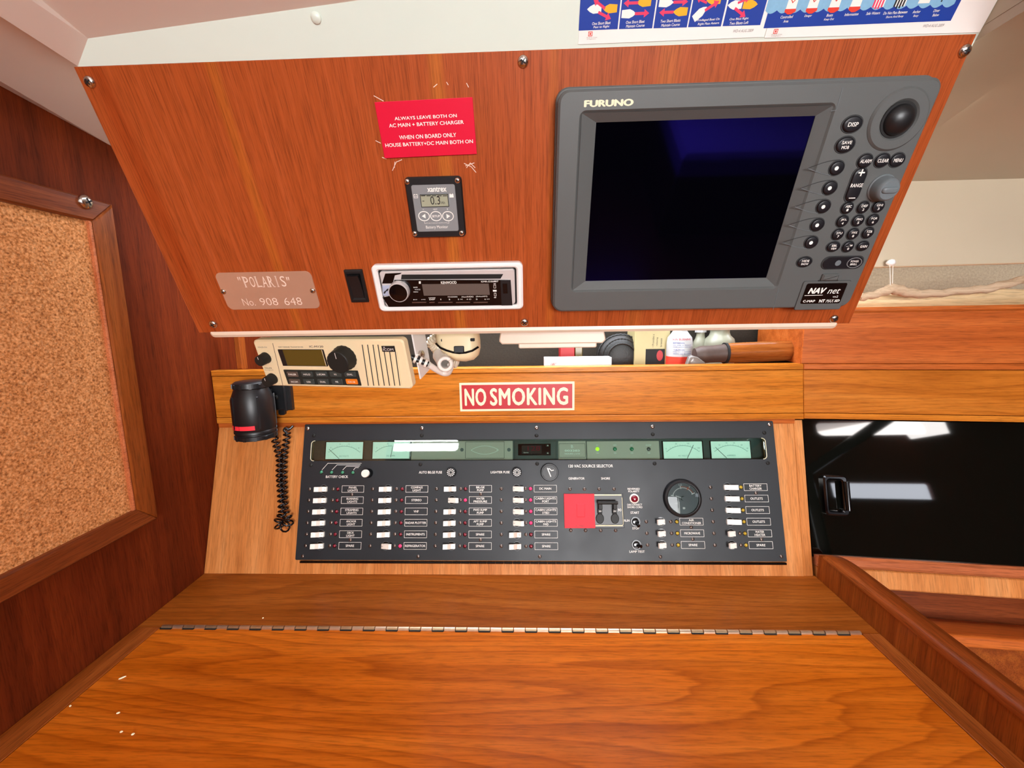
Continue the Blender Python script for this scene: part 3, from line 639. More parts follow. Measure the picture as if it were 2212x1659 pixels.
# stepped outer housing + bezel with sloping screen surround
b.ext([rr(c[2]+.003,c[3]+.004,.012,seg=6), rr(ro[2],ro[3],.004,*cc(ro))], .0003, .009, .0012)
b.ext([rr(c[2],c[3],.011,seg=6), rr(ro[2],ro[3],.004,*cc(ro))], .009, h, .0022)
hs = part(t, 'housing', b.mesh('housing', 'grey_pl'), (c[0],c[1],0))
b = MB(); oo = rr(ro[2],ro[3],0,*cc(ro)); ii = rr(rs[2],rs[3],0,*cc(rs))
b.add([(x,y,h-.0012) for x,y in oo]+[(x,y,h-.0075) for x,y in ii]+[(x,y,h-.012) for x,y in ii], [(0,1,5,4),(1,2,6,5),(2,3,7,6),(3,0,4,7),(4,5,9,8),(5,6,10,9),(6,7,11,10),(7,4,8,11)])
part(t, 'screen_surround', b.mesh('screen_surround', 'grey_pl', 0), (c[0],c[1],0))
b = MB(); b.ext([rr(rs[2]+.001,rs[3]+.001)], .004, h-.008); part(t, 'screen', b.mesh('screen', 'lcd'), (rs[0],rs[1],0))
X = lambda *p: fr(FO, h, c, *p)
# raised seam between plain bezel and keypad side
for l in ([(1820,190),(1806,238),(1795,240)], [(1682,622),(1670,668)]):
    b = MB(); b.line([X(*p) for p in l], .0004, .0001, zt=.0002); part(hs, 'seam', b.mesh('seam', 'grey_lt'), (c[0],c[1],h))
b = MB(); a = X(1315,222.5); b.text('FURUNO', a[0], a[1], .0455, .0056, 0, bold=.06); part(hs, 'lettering', b.mesh('lettering', 'cream_txt', 0), (c[0],c[1],h+.0002))
SX = lambda px: px*.00050     # px → m at the keypad
def key(px, py, w_, h_, lines=(), nm='key', r=None, hh=.0022, extra=None, tw=.62, th=.20):
    w_ *= .91; h_ *= .91
    a = FO.at(px, py, h); b = MB(); wv, hv = w_, h_
    b.ext([circ(wv/2*1.13, seg=28, ry=hv/2*1.14) if r is None else rr(wv*1.15,hv*1.08,r*1.2)], .0001, .0005, .0003, 1)
    b.pillow(circ(wv/2, seg=28, ry=hv/2) if r is None else rr(wv,hv,r), .0003, hh, 4, 0, .22)
    n = len(lines)
    for i, s_ in enumerate(lines):
        b.text(s_, 0, (n-1)/2*hv*.30 - i*hv*.30 if n > 1 else 0, min(wv*tw*1.1, len(s_)*hv*.17), hv*.205 if n > 1 else hv*.26, hh+.0001, 2, bold=.02)
    if extra: extra(b, hh+.0001)
    part(t, nm, b.mesh(nm, ['key','groove','txt'], 40), (a[0],a[1],h))
key(1840,268.5,.0195,.0150,('DISP',),tw=.7); key(1824.8,312.8,.0190,.0150,('SAVE','MOB'))
for x, y, s_ in ((1867.4,347.5,'ALARM'),(1904.5,346.4,'CLEAR'),(1937,345.7,'MENU')): key(x,y,.0152,.0135,(s_,),tw=.85)
for x, y in ((1806.6,363),(1791.8,405.8),(1778,446),(1764.7,485.5),(1751.6,523.3)):
    key(x,y,.0150,.0140,(),nm='soft_key',extra=lambda b, z: b.flat(circ(.0019,-.001,0,16), z, 2))
    a0 = X(x-61,y+.5); aa = X(x,y); b = MB(); L_ = aa[0]-a0[0]
    up = [(a0[0]+L_*k/6, a0[1]+.0068*sin(pi/2*k/6)) for k in range(7)]; dn = [(p[0], 2*a0[1]-p[1]) for p in up]
    b.line(up, .0006, .0001, 0, zt=.0003); b.line(dn, .0004, .0001, 1, zt=.0004); part(hs, 'key_groove', b.mesh('key_groove', ['groove','grey_lt'], 0), (c[0],c[1],h))
def rng(b, z):
    b.text('RANGE', 0, 0, .0118, .0034, z, 2, bold=.02); b.text('+', 0, .0115, .0062, .0062, z, 2, bold=.01); b.box(-.0032,.0032,-.0122,-.0114,z-.0001,z,0,2)
key(1847.8,399.7,.0145,.0345,(),nm='range_key',r=.007,extra=rng)
NUM = [('ABC','1'),('DEF','2'),('GHI','3'),('JKL','4'),('MNO','5'),('PQR','6'),('STU','7'),('VWX','8'),('YZ&','9')]
for (x, y), ln in zip([(1829,448.8),(1863.3,447.8),(1896,446),(1818.6,477.6),(1852.3,476.3),(1884,475),(1809,506),(1841.3,505),(1873.6,502.7)], NUM): key(x,y,.0130,.0128,ln,tw=.55,th=.24)
key(1799,532.6,.0150,.0118,('EBL','VRM'),tw=.55,th=.24); key(1830.7,532.6,.0130,.0128,("_.'#",'0'),tw=.5,th=.24); key(1862.6,531,.0138,.0115,('GAIN',),tw=.75)
key(1737,565.6,.0172,.0125,('HIDE','SHOW'),tw=.6,th=.26)
a = FO.at(1819.3,567,h); b = MB(); b.ext([rr(.0455,.0150,.0075,seg=8)], .0001, .0008, .0005, 1); b.ext([rr(.0425,.0130,.0065,seg=8)], .0008, .0016, .0005, 0)
b.flat(circ(.0031,-.0055,0), .0018, 2); b.ext([circ(.0078,.0118,0,28,.0058),circ(.0072,.0118,0,28,.0052)], .0014, .0021, 0, 3); b.text('POWER', .0118, .0016, .0085, .0022, .0018, 4, bold=.02); b.text('BRILL', .0118, -.0016, .0072, .0022, .0018, 4, bold=.02)
part(t, 'power_key', b.mesh('power_key', ['key','groove','grey_lt','labelg','txt']), (a[0],a[1],h))
# trackball
a = FO.at(1938.9,258.8,h); b = MB(); b.ext([circ(.0258,seg=48), circ(.0150,seg=48)], .0001, .0022, .0018); tb = part(t, 'trackball_ring', b.mesh('trackball_ring', 'grey_pl'), (a[0],a[1],h))
b = MB(); b.ext([circ(.0150,seg=40)], -.002, .0012); part(tb, 'socket', b.mesh('socket', 'dark'), (a[0],a[1],h))
b = MB(); b.lathe([(.0128*cos(x_), .0085*sin(x_)) for x_ in [radians(k) for k in (0,12,25,38,50,62,74,84)]], 36); part(tb, 'ball', b.mesh('ball', 'black', 80), (a[0],a[1],h+.0012))
# rotary knob
a = FO.at(1903,406,h); b = MB(); b.lathe([(.0128,0),(.0128,.001),(.0118,.002),(.0108,.009),(.0098,.0115),(.0086,.0125)], 32)
b.pillow(rr(.0155,.0058,.0028), .0120, .0146, 4, 0, .35); part(t, 'rotary_knob', b.mesh('rotary_knob', 'grey_lt'), (a[0],a[1],h))
# card door
r = FO.rect([(1734.5,607.5),(1836.5,606),(1815,667),(1716,669)], h); b = MB(); b.ext([rr(r[2]+.0008,r[3]+.0008,.002)], .0001, .0002, 0, 1); b.ext([rr(r[2],r[3],.002)], .0002, .0011, .0004)
cdr = part(t, 'card_door', b.mesh('card_door', ['grey_pl','groove']), (r[0],r[1],h))
r2_ = FO.rect([(1741,611.5),(1828,610.5),(1814,654),(1728,655.5)], h); b = MB(); b.ext([rr(r2_[2],r2_[3],.002)], 0, .0003); part(cdr, 'logo_label', b.mesh('logo_label', 'blackgloss'), (r2_[0],r2_[1],h+.0011))
b = MB(); Y = lambda *p: fr(FO, h, r2_, *p)
a = Y(1764,627); b.text('NAV', a[0], a[1], .0195, .0072, 0, bold=.05, slant=.25); a = Y(1800,628); b.text('net', a[0], a[1], .0135, .0058, 0, slant=.25)
b.line([Y(1737,637.5),Y(1775,636.5)], .0006, 0); a = Y(1803,639.5); b.text('vx2', a[0], a[1], .006, .0024, 0); a = Y(1746,649.5); b.text('C-MAP', a[0], a[1], .0135, .0029, 0, bold=.03)
a = Y(1774,649); b.text('NT', a[0], a[1], .0065, .0038, 0, bold=.05); a = Y(1791,649); b.text('MAX', a[0], a[1], .0085, .0038, 0, slant=.2); a = Y(1806,648.5); b.text('SD', a[0], a[1], .006, .003, 0, bold=.05, slant=.3)
part(cdr, 'lettering', b.mesh('lettering', 'txt', 0), (r2_[0],r2_[1],h+.0015))
a = FO.at(1791,598,h); b = MB(); b.ext([rr(.0180,.0075,.001)], .0001, .0035, .0015); b.box(-.011,.011,-.0052,-.0036,.0001,.0008,0,1); part(t, 'door_latch', b.mesh('door_latch', ['grey_pl','dark']), (a[0],a[1],h))

# ================================================================ posters on the white face
hp = .0006
def poster(nm, label, q, group=None):
    c = FT.rect(q, hp); return c
def fp_(x, y): return FT.at(x, y, hp)
o1 = fp_(1450, 40)
t = thing('signal_poster', 'blue safety poster of whistle signals with yellow and white boats, left sheet', 'poster', FT, (o1[0],o1[1],0))
topv = tl(on_top(.2))[1]-.001
b = MB(); P = [fp_(1249,96), fp_(1650,80), (fp_(1655,80)[0]+.0005, topv), (fp_(1248,95)[0], tl(on_top(.05))[1]-.001)]
b.ext([[(p[0]-o1[0],p[1]-o1[1]) for p in P]], .0001, hp); part(t, 'sheet', b.mesh('sheet', 'paper', 0), (o1[0],o1[1],0))
R = lambda x, y: (fp_(x,y)[0]-o1[0], fp_(x,y)[1]-o1[1])
def z2(x, y): return (1180+x/2.143, y/2.143)
ed = [(150,330,142,135),(336,490,135,131),(496,650,131,127),(656,808,126,122),(816,990,121,116)]
caps = [('One Short Blast','Pass to Right',255,107,125), ('One Short Blast','Maintain Course',412,101,119), ('Two Short Blasts','Maintain Course',575,96,115), ('Privileged Boat On','Right Pass Astern',750,92,110), ('One Blast Right','Two Blasts Left',892,88,106)]
for (x0, x1, ya_, yb_), (l1, l2, cx_, y1_, y2_) in zip(ed, caps):
    b = MB(); xt0, xt1 = R(*z2(x0,ya_)), R(*z2(x1,yb_)); tv = topv-.002-o1[1]
    b.flat([xt0, xt1, (xt1[0],tv), (xt0[0],tv)], 0)
    for s_, yy in ((l1,y1_),(l2,y2_)):
        a = R(*z2(cx_, yy)); b.text(s_, a[0], a[1], len(s_)*.00108, .0020, .0001, 1, bold=.012, slant=.15, rot=radians(1.2))
    part(t, 'print_panel', b.mesh('print_panel', ['blue','txt'], 0), (o1[0],o1[1],hp+.0001))
def boat(b, x, y, s, ang, mi):
    b = MB()
    pts = [(-1,-.42),(.1,-.5),(.6,-.3),(1,0),(.6,.3),(.1,.5),(-1,.42)]; c0 = R(*z2(x,y)); ca, sa = cos(ang), sin(ang)
    b.flat([(c0[0]+(p[0]*ca-p[1]*sa)*s, c0[1]+(p[0]*sa+p[1]*ca)*s) for p in pts], .0001, mi); part(t, 'boat_symbol', b.mesh('boat_symbol', ['txt','yellow','pink'], 0), (o1[0],o1[1],hp+.0001))
def arrow(b, x, y, s, ang):
    b = MB()
    c0 = R(*z2(x,y)); ca, sa = cos(ang), sin(ang)
    for pts in ([(-1,-.16),(.3,-.16),(.3,.16),(-1,.16)], [(.3,-.45),(1,0),(.3,.45)]): b.flat([(c0[0]+(p[0]*ca-p[1]*sa)*s, c0[1]+(p[0]*sa+p[1]*ca)*s) for p in pts], .0002, 2)
    part(t, 'arrow_symbol', b.mesh('arrow_symbol', ['txt','yellow','pink'], 0), (o1[0],o1[1],hp+.0001))
b = MB(); s6 = .0062
boat(b,222,42,s6,pi,0); boat(b,295,40,s6,0,1) if False else boat(b,295,40,s6,pi,1); arrow(b,245,18,s6,2.6); arrow(b,270,72,s6,-.4)
boat(b,452,10,s6,pi,1); boat(b,382,64,s6,0,0); arrow(b,392,14,s6,pi); arrow(b,443,62,s6,0)
boat(b,556,12,s6,0,0); boat(b,620,54,s6,pi,1); arrow(b,622,9,s6,0); arrow(b,556,57,s6,pi)
boat(b,712,60,s6,.7,0); boat(b,775,0,s6,pi,1); arrow(b,768,26,s6,.5); arrow(b,720,2,s6*.8,2.8)
boat(b,873,23,s6,pi,0); boat(b,945,21,s6,0,1); arrow(b,897,58,s6,-.5); arrow(b,915,2,s6*.8,.3)
b = MB()
a = R(*z2(204,157)); b.line([(a[0]-.0016,a[1]-.0014),(a[0]+.0016,a[1]-.0014),(a[0]+.0016,a[1]+.0014),(a[0]-.0016,a[1]+.0014)], .0005, 0, 0, True); b.flat([(a[0]-.0007,a[1]-.0007),(a[0]+.0007,a[1]-.0007),(a[0]+.0007,a[1]+.0007),(a[0]-.0007,a[1]+.0007)], 0, 0)
a = R(*z2(211,174)); b.text('US Army Corps', a[0], a[1], .0095, .0010, 0, 1); a = R(*z2(208,181)); b.text('of Engineers', a[0], a[1], .0080, .0009, 0, 1); a = R(*z2(912,142)); b.text('WD-4 AUG 2009', a[0], a[1], .0175, .0020, 0, 1, slant=.3)
part(t, 'lettering', b.mesh('lettering', ['pred','grey'], 0), (o1[0],o1[1],hp+.0002))
o1 = fp_(1880, 30)
t = thing('buoy_poster', 'blue safety poster of marker buoys floating in scalloped waves, right sheet', 'poster', FT, (o1[0],o1[1],0))
xr = XR-FT.O.x-.0006
b = MB(); P = [fp_(1651,82), (xr, fp_(2117,70)[1]), (xr, topv+.011), (fp_(1651,80)[0], topv)]
b.ext([[(p[0]-o1[0],p[1]-o1[1]) for p in P]], .0001, hp); part(t, 'sheet', b.mesh('sheet', 'paper', 0), (o1[0],o1[1],0))
b = MB(); bl_, br_ = R(*z2(1005,131)), R(*z2(1872,96)); tv = topv+.002-o1[1]
b.flat([bl_, br_, (br_[0],tv), (bl_[0],tv)], 0, 0)
# sky band with scalloped lower edge
n = 16; up = []
x0_, y0_ = R(*z2(1010,50)); x1_, y1_ = R(*z2(1888,18))
x0_ += .0007
for k in range(n):
    for j in range(6):
        f = (k+j/6)/n; up.append((x0_+(x1_-x0_)*f, y0_+(y1_-y0_)*f - .0022*sin(pi*j/6)))
up.append((x1_, y1_)); b.flat(up+[(x1_,tv),(x0_,tv)], .0001, 1)
for s1, s2_, x, y in (('Controlled','Area',1113,78),('Danger','',1212,74),('Boats','Keep Out',1312,70),('Information','',1413,66),('Safe Waters','',1513,61),('Do Not Pass Between','Shore And Buoy',1616,58),('Anchor','Buoy',1714,54),('Diver','Below',1807,49)):
    a = R(*z2(x,y)); b.text(s1, a[0], a[1], len(s1)*.00105, .0019, .0001, 2, bold=.012, slant=.15, rot=radians(1.2))
    if s2_: a = R(*z2(x-4,y+20)); b.text(s2_, a[0], a[1], len(s2_)*.00105, .0019, .0001, 2, bold=.012, slant=.15, rot=radians(1.2))
part(t, 'print_panel', b.mesh('print_panel', ['blue','sky','txt'], 0), (o1[0],o1[1],hp+.0001))
for i, x in enumerate((1126,1224,1325,1422,1528,1626,1735,1815)):
    y = 58-(x-1126)*.035; a = R(*z2(x,y)); b = MB(); s_ = .0047
    if i in (0,1,2,3):
        b.flat([(a[0]-s_,a[1]+.0005),(a[0]-s_*.3,a[1]-.0012),(a[0]+s_*.3,a[1]-.0012),(a[0]+s_,a[1]+.0005),(a[0]+s_,a[1]+.0024),(a[0]-s_,a[1]+.0024)], 0, 1); b.flat([(a[0]-s_*.9,a[1]+.0024),(a[0]+s_*.9,a[1]+.0024),(a[0]+s_*.7,tv),(a[0]-s_*.7,tv)], 0, 0)
        if i in (1, 2, 0): b.line([(a[0]-.0018,a[1]+.0085),(a[0],a[1]+.0065),(a[0]+.0018,a[1]+.0085)], .0006, .0001, 1)
    elif i == 6: b.flat([(a[0]-s_,a[1]+.003),(a[0]+s_,a[1]+.003),(a[0]+s_*.8,tv),(a[0]-s_*.8,tv)], 0, 0)
    elif i == 7: b.flat([(a[0]-.0005,a[1]+.0035),(a[0]+.0005,a[1]+.0035),(a[0]+.0005,tv),(a[0]-.0005,tv)], 0, 4)
    else:
        for k in range(4): b.flat([(a[0]-s_+k*s_/2,a[1]+.0015-.001*(k in (1,2))),(a[0]-s_*.7+k*s_/2,a[1]+.0012-.001*(k in (1,2))),(a[0]-s_*.7+k*s_/2,tv),(a[0]-s_+k*s_/2,tv)], 0, 3 if i == 4 else 4); b.flat([(a[0]-s_*.7+k*s_/2,a[1]+.0015),(a[0]-s_*.5+k*s_/2,a[1]+.0015),(a[0]-s_*.5+k*s_/2,tv),(a[0]-s_*.7+k*s_/2,tv)], 0, 0)
    part(t, 'buoy_symbol', b.mesh('buoy_symbol', ['txt','pred','ink','pink','ink'], 0), (o1[0],o1[1],hp+.0003))
b = MB()
a = R(*z2(1062,145)); b.line([(a[0]-.0016,a[1]-.0014),(a[0]+.0016,a[1]-.0014),(a[0]+.0016,a[1]+.0014),(a[0]-.0016,a[1]+.0014)], .0005, 0, 0, True); b.flat([(a[0]-.0007,a[1]-.0007),(a[0]+.0007,a[1]-.0007),(a[0]+.0007,a[1]+.0007),(a[0]-.0007,a[1]+.0007)], 0, 0)
a = R(*z2(1066,160)); b.text('US Army Corps', a[0], a[1], .0095, .0010, 0, 1); a = R(*z2(1062,167)); b.text('of Engineers', a[0], a[1], .0080, .0009, 0, 1); a = R(*z2(1793,118)); b.text('WD-4 AUG 2009', a[0], a[1], .0175, .0020, 0, 1, slant=.3)
part(t, 'lettering', b.mesh('lettering', ['pred','grey'], 0), (o1[0],o1[1],hp+.0002))
# small screw cap high on the white face
K = FT.at(683, 38, 0)
b = MB(); b.lathe([(.0045,0),(.0045,.001),(.003,.0022),(.001,.0026)], 16); thing('screw_cap', 'small white screw cap on the white strip above the veneer panel', 'cap', FT, (K[0],K[1],.0003), mesh=b.mesh('screw_cap', 'white'))

# ================================================================ shelf cabinet with fiddle board (left) and its liner
t = thing('nav_cabinet', 'orange teak cabinet front with open shelf slot above the electrical panel', 'cabinet', FF, (0,1.04,0))
XA, XB = WX+.001, .4595
def slant(z): return XB + (1.0867-z)*.0905
def brd(z0, z1, n0, n1, m_, nm, bev=.001, x0=XA):
    b = MB(); b.ext([[(x0,z0),(slant(z0),z0),(slant(z1),z1),(x0,z1)]], n0, n1, bev); return part(t, nm, b.mesh(nm, m_))
brd(1.0780, 1.0875, -.018, .0012, 'fid', 'cap_rail', .0012)
brd(1.0040, 1.0772, -.016, 0, 'fid', 'fiddle_board', .0008)
brd(.9935, 1.0032, -.016, .0010, 'fid', 'lower_bead', .001)
HP = .004
rw = FE.rect([(671,952),(1655,946),(1655,991),(672,997)], HP)
# electrical board (leans back)
v1 = .2523; uL = WX+.0012
def ue(v): return FE.at(1733,907)[0] + (v1-v)*-.000
bEl = FE.at(1757,1243)[0]; bEt = FE.at(1733,907)[0]
eb = thing('panel_board', 'pale orange teak veneer board framing the black electrical panel', 'board', FE, (0,.13,0))
b = MB(); b.ext([[(uL,.0002),(bEl-.0155,.0002),(bEt-.0155,v1),(uL,v1)], rr(rw[2]+.004, rw[3]+.004, 0, rw[0], rw[1])], -.012, 0); part(eb, 'veneer_board', b.mesh('veneer_board', 'board'))
b = MB(); b.ext([[(bEl-.015,.0002),(bEl,.0002),(bEt,v1),(bEt-.015,v1)]], -.012, 0, .0008); part(eb, 'edge_stile', b.mesh('edge_stile', 'board'))
# shelf interior
b = MB(); b.box(WX+.001, .455, .735, .925, .985, .995); b.box(WX+.02, .4575, .752, .925, .995, 1.0, 0)
part(t, 'shelf_floor', b.mesh('shelf_floor', 'cab'), (0,0,0)).matrix_parent_inverse = (FF.m @ Matrix.Translation((0,1.04,0))).inverted() @ Matrix.Translation((0,1.04,0)) if False else Matrix()
o = [x for x in t.children if x.name.startswith('shelf_floor')][0]; o.matrix_parent_inverse = (FF.m @ Matrix.Translation((0,1.04,0))).inverted(); o.location = (0,0,0)
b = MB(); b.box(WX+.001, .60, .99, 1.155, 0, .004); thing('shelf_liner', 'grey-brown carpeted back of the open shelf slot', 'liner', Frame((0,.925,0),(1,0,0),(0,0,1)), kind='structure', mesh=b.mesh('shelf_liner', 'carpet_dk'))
b = MB(); a0 = FF.at(493,760); a1 = FF.at(507,760); b.box(a0[0], a1[0], 1.0876, 1.16, -.03, -.016, .002); part(t, 'corner_post', b.mesh('corner_post', 'frame_v'))

# NO SMOKING sign
c = FF.rect([(993,826.5),(1241,825),(1241,887),(993,888)], .001)
t = thing('no_smoking_sign', 'red and cream NO SMOKING sign stuck on the fiddle board', 'sign', FF, (c[0],c[1],0))
b = MB(); b.ext([rr(c[2],c[3],.0005)], .0003, .001, .0002); part(t, 'plate', b.mesh('plate', 'glow'), (c[0],c[1],0), rot=radians(.15))
b = MB(); b.ext([rr(c[2]-.0075,c[3]-.0075)], 0, .0002); part(t, 'red_field', b.mesh('red_field', 'smokered'), (c[0],c[1],.001), rot=radians(.15))
b = MB(); b.text('NO', -c[2]*.362, 0, c[2]*.19, c[3]*.62, 0, bold=.035, space=1.08); b.text('SMOKING', c[2]*.105, 0, c[2]*.68, c[3]*.62, 0, bold=.035, space=1.1)
part(t, 'lettering', b.mesh('lettering', 'glow', 0), (c[0],c[1],.0013), rot=radians(.15))

# ================================================================ right-hand cabinet, angled to the hull
t = thing('side_cabinet', 'long orange teak cabinet on the right with a dark sliding acrylic door', 'cabinet', FR, (.3,1.05,0))
LR = 1.5
def brr(z0, z1, n0, n1, m_, nm, bev=.001, x0=0.0):
    b = MB(); s0 = (1.0867-z0)*.09; s1 = (1.0867-z1)*.09
    b.ext([[(x0+max(s0,0)+.0006,z0),(LR,z0),(LR,z1),(x0+max(s1,0)+.0006,z1)]], n0, n1, bev); return part(t, nm, b.mesh(nm, m_))
brr(1.0877, 1.1705, -.014, .000, 'cab', 'upper_board', .001, -.004)
brr(1.1707, 1.1785, -.020, .0015, 'cab', 'top_bead', .002, -.004)
brr(1.0780, 1.0872, -.016, .0012, 'cab', 'cap_rail', .001)
brr(1.0048, 1.0772, -.016, 0, 'fid2', 'fiddle_board', .0008)
brr(.9945, 1.0040, -.016, .0010, 'fid', 'lower_bead', .001)
b = MB(); b.box(-.004, .0005, 1.0877, 1.1700, -.18, -.002, 0, 0); part(t, 'end_panel', b.mesh('end_panel', 'cab'))
b = MB(); b.box(0, LR, 1.160, 1.168, -.20, -.012); part(t, 'top_shelf', b.mesh('top_shelf', 'cab'))
# lower part leans like the electrical board
t = thing('locker_front', 'lower teak rails of the right cabinet beneath the smoked door', 'cabinet', FQ, (.2,-.15,0))
dl = FQ.at(1826,1203); dr = FQ.at(2212,1223); vb = (dl[1]+dr[1])/2
r1_ = FQ.at(2000,1236)[1]; r2_v = FQ.at(2000,1279)[1]
def bq(v0, v1_, n0, n1, m_, nm, bev=.001): 
    b = MB(); b.box(0.002, LR, v0, v1_, n0, n1, bev); return part(t, nm, b.mesh(nm, m_))
bq(r1_, vb, -.02, .008, 'pinkrail', 'sill_bead', .004); bq(r2_v, r1_-.0008, -.02, .004, 'board', 'lower_rail', .002)
b = MB(); b.box(.02, LR, r2_v-.09, r2_v-.0003, -.03, -.022, .001); part(t, 'recess_board', b.mesh('recess_board', 'frame_u'))
P1 = FQ.at(2212,1375,.03)[1]; P2 = FQ.at(2212,1410,.045)[1]
b = MB(); b.ext([rr(.075, P1-P2, .005)], .02, LR, 0, 0, Matrix(((0,0,1,0),(0,1,0,0),(-1,0,0,0),(0,0,0,1))) @ Matrix.Translation((-.008, (P1+P2)/2, 0))); part(t, 'ledge', b.mesh('ledge', 'cab'))
b = MB(); b.box(.02, LR, P2-.30, P2-.0003, .02, .028, .001); part(t, 'lower_board', b.mesh('lower_board', 'railf'))
t = thing('sliding_door', 'glossy smoked black acrylic sliding door with a black pull handle', 'door', FQ, (.3,-.08,0))
b = MB(); b.box(.0005, .52, vb-.004, .001, -.009, -.003, .0004); part(t, 'acrylic_pane', b.mesh('acrylic_pane', 'acrylic'))
hq = FQ.at(1775,1030,0); hq2 = FQ.at(1783,1108,0); x0 = (hq[0]+hq2[0])/2; y0, y1 = hq[1], hq2[1]
b = MB(); H_ = .022; wd = .034
pth = [(x0,y0-.004,-.003),(x0,y0-.004,H_-.006),(x0+.004,y0-.004,H_)]
lo = rr(abs(y0-y1)+.004, H_*1.0, .006); 
# D-shaped pull: closed frame, legs on the pane
ring_o = rr(wd+.002, abs(y1-y0)+.006, .006, x0+wd/2, (y0+y1)/2, 6); ring_i = rr(wd-.012, abs(y1-y0)-.008, .004, x0+wd/2-.001, (y0+y1)/2, 6)
b.ext([ring_o, ring_i], -.003, .006, .0022); b.tube([(x0+wd-.003, y0-.006, .009), (x0+wd-.003, y1+.006, .009)], .0042, 12)
part(t, 'pull_handle', b.mesh('pull_handle', 'blackgloss'))
t = thing('fixed_acrylic', 'second dark acrylic pane overlapped at the far right edge', 'door', FQ, (.7,-.08,0))
b = MB(); b.box(.50, LR-.01, vb-.004, .001, -.017, -.011); part(t, 'acrylic_pane', b.mesh('acrylic_pane', 'acrylic'))
b = MB(); b.box(-.03, LR, vb-.2, .01, -.06, -.055); thing('locker_back', None, None, FQ, kind='structure', mesh=b.mesh('locker_back', 'dark'))

# driftwood and plank on the cabinet top, hanging line
def fl3(F, x, y, h=0): a = F.at(x, y, h); return F.O+F.u*a[0]+F.v*a[1]+F.n*h
FS = Frame((0,.775,0), (1,0,0), (0,0,1))
pts = [fl3(FS,*p) for p in ((1856,643),(1870,641),(1900,633),(1925,624),(1945,628),(1975,634),(2020,634),(2080,628),(2130,624),(2180,612),(2230,601),(2300,596))]
b = MB(); rd = [.005,.0062,.0068,.0085,.0085,.0075,.0066,.0062,.0070,.0068,.0065,.006]
pp = smooth_path(pts, 4); rr_ = [rd[min(i//4, 11)]*(1-(i % 4)/4)+rd[min(i//4+1, 11)]*((i % 4)/4) for i in range(len(pp))]
b.tube([p+Vector((0,0,.0012*sin(i*1.7))) for i, p in enumerate(pp)], rr_, 12)
thing('driftwood_stick', 'knobbly grey driftwood stick resting above the right cabinet top', 'stick', WF, mesh=b.mesh('driftwood_stick', 'drift', 80))
t = thing('bleached_plank', 'pale bleached plank lying on the right cabinet behind its top bead', 'plank', Frame((.66,.806,1.1885), uR, (0,0,1)))
b = MB(); N_ = 26; top = [(-.125+.53*i/N_, .0095+.0025*sin(i*.55)+.0012*sin(i*1.9)+(.006*min(1, i/6))) for i in range(N_+1)]
b.ext([[(-.125,-.020),(.405,-.020)]+list(reversed(top))], -.02, .0, .003); part(t, 'board', b.mesh('board', 'plank', 50))
hk = fl3(FL,1925,567,.012); kn = fl3(FS,1925,616,.004)
t = thing('hanging_line', 'white hook with looped fishing line holding the driftwood stick', 'line', WF, tuple(hk))
b = MB(); b.lathe([(.0022,-.009),(.0035,-.006),(.0058,0),(.0050,.004),(.0020,.006)], 16, 0, Matrix.Rotation(pi/2, 4, 'X')); part(t, 'hook_ball', b.mesh('hook_ball', 'bezelw', 80), tuple(hk))
for dx, dx2 in ((-.0022,-.0012),(.0032,.0022)):
    b = MB(); d = kn-hk; b.tube([(dx,0,0), (d.x+dx2, d.y, d.z)], .0005, 5); part(t, 'strand', b.mesh('strand', 'whitec'), tuple(hk))

# ================================================================ things on the shelf
def box_thing(nm, label, cat, F, x0, y0, x1, y1, dep, m_, extra=None, hlow=None):
    """stands on the shelf floor, seen above the fiddle"""
    a = F.at(x0, y0); c_ = F.at(x1, y1); zl = hlow if hlow is not None else 1.0
    t = thing(nm, label, cat, F, ((a[0]+c_[0])/2, zl, 0)); b = MB(); b.box(a[0], c_[0], zl, a[1], -dep, 0, .0012); part(t, 'carton', b.mesh('carton', m_)); 
    if extra: extra(t, F)
    return t
def FY(y): return Frame((0,y,0), (1,0,0), (0,0,1))
def ex(t, F):
    b = MB(); a = F.at(1196,786); b.text('180°', a[0], a[1], .011, .004, 0, bold=.02, slant=.4); part(t, 'lettering', b.mesh('lettering', 'redtxt', 0), (0,0,.0002))
box_thing('white_box', 'low white carton with red script just behind the fiddle rail', 'box', FY(.765), 1176, 774, 1321, 800, .03, 'bezelw', ex)
box_thing('red_carton', 'dark red carton in the shadow at the back of the shelf', 'box', FY(.84), 1210, 748, 1241, 790, .04, 'box_red')
box_thing('thin_booklet', 'thin olive booklet beside the dark red carton', 'booklet', FY(.845), 1242, 750, 1258, 790, .02, 'amber')
def ex(t, F):
    b = MB()
    for i, s_ in enumerate(('• Provides a', 'relaxing', 'breeze')):
        a = F.at(1411+i*8.5, 738+i*2-2); b.text(s_, a[0], a[1], .024 if i == 0 else .016, .0038, 0, rot=pi/2)
    part(t, 'lettering', b.mesh('lettering', 'ink', 0), (0,0,.0002))
    a = F.at(1395,754); c_ = F.at(1435,790); b = MB(); b.box(a[0], c_[0], c_[1], a[1], .0001, .0004); part(t, 'dark_picture', b.mesh('dark_picture', 'dark'))
    a = F.at(1425,768); b = MB(); b.flat(circ(.006, a[0], a[1], 16, .010), 0); part(t, 'red_picture', b.mesh('red_picture', 'box_red', 0), (0,0,.0006))
box_thing('fan_carton', 'cream carton printed "Provides a relaxing breeze" with a dark photo', 'box', FY(.825), 1372, 700, 1445, 800, .06, 'card', ex)
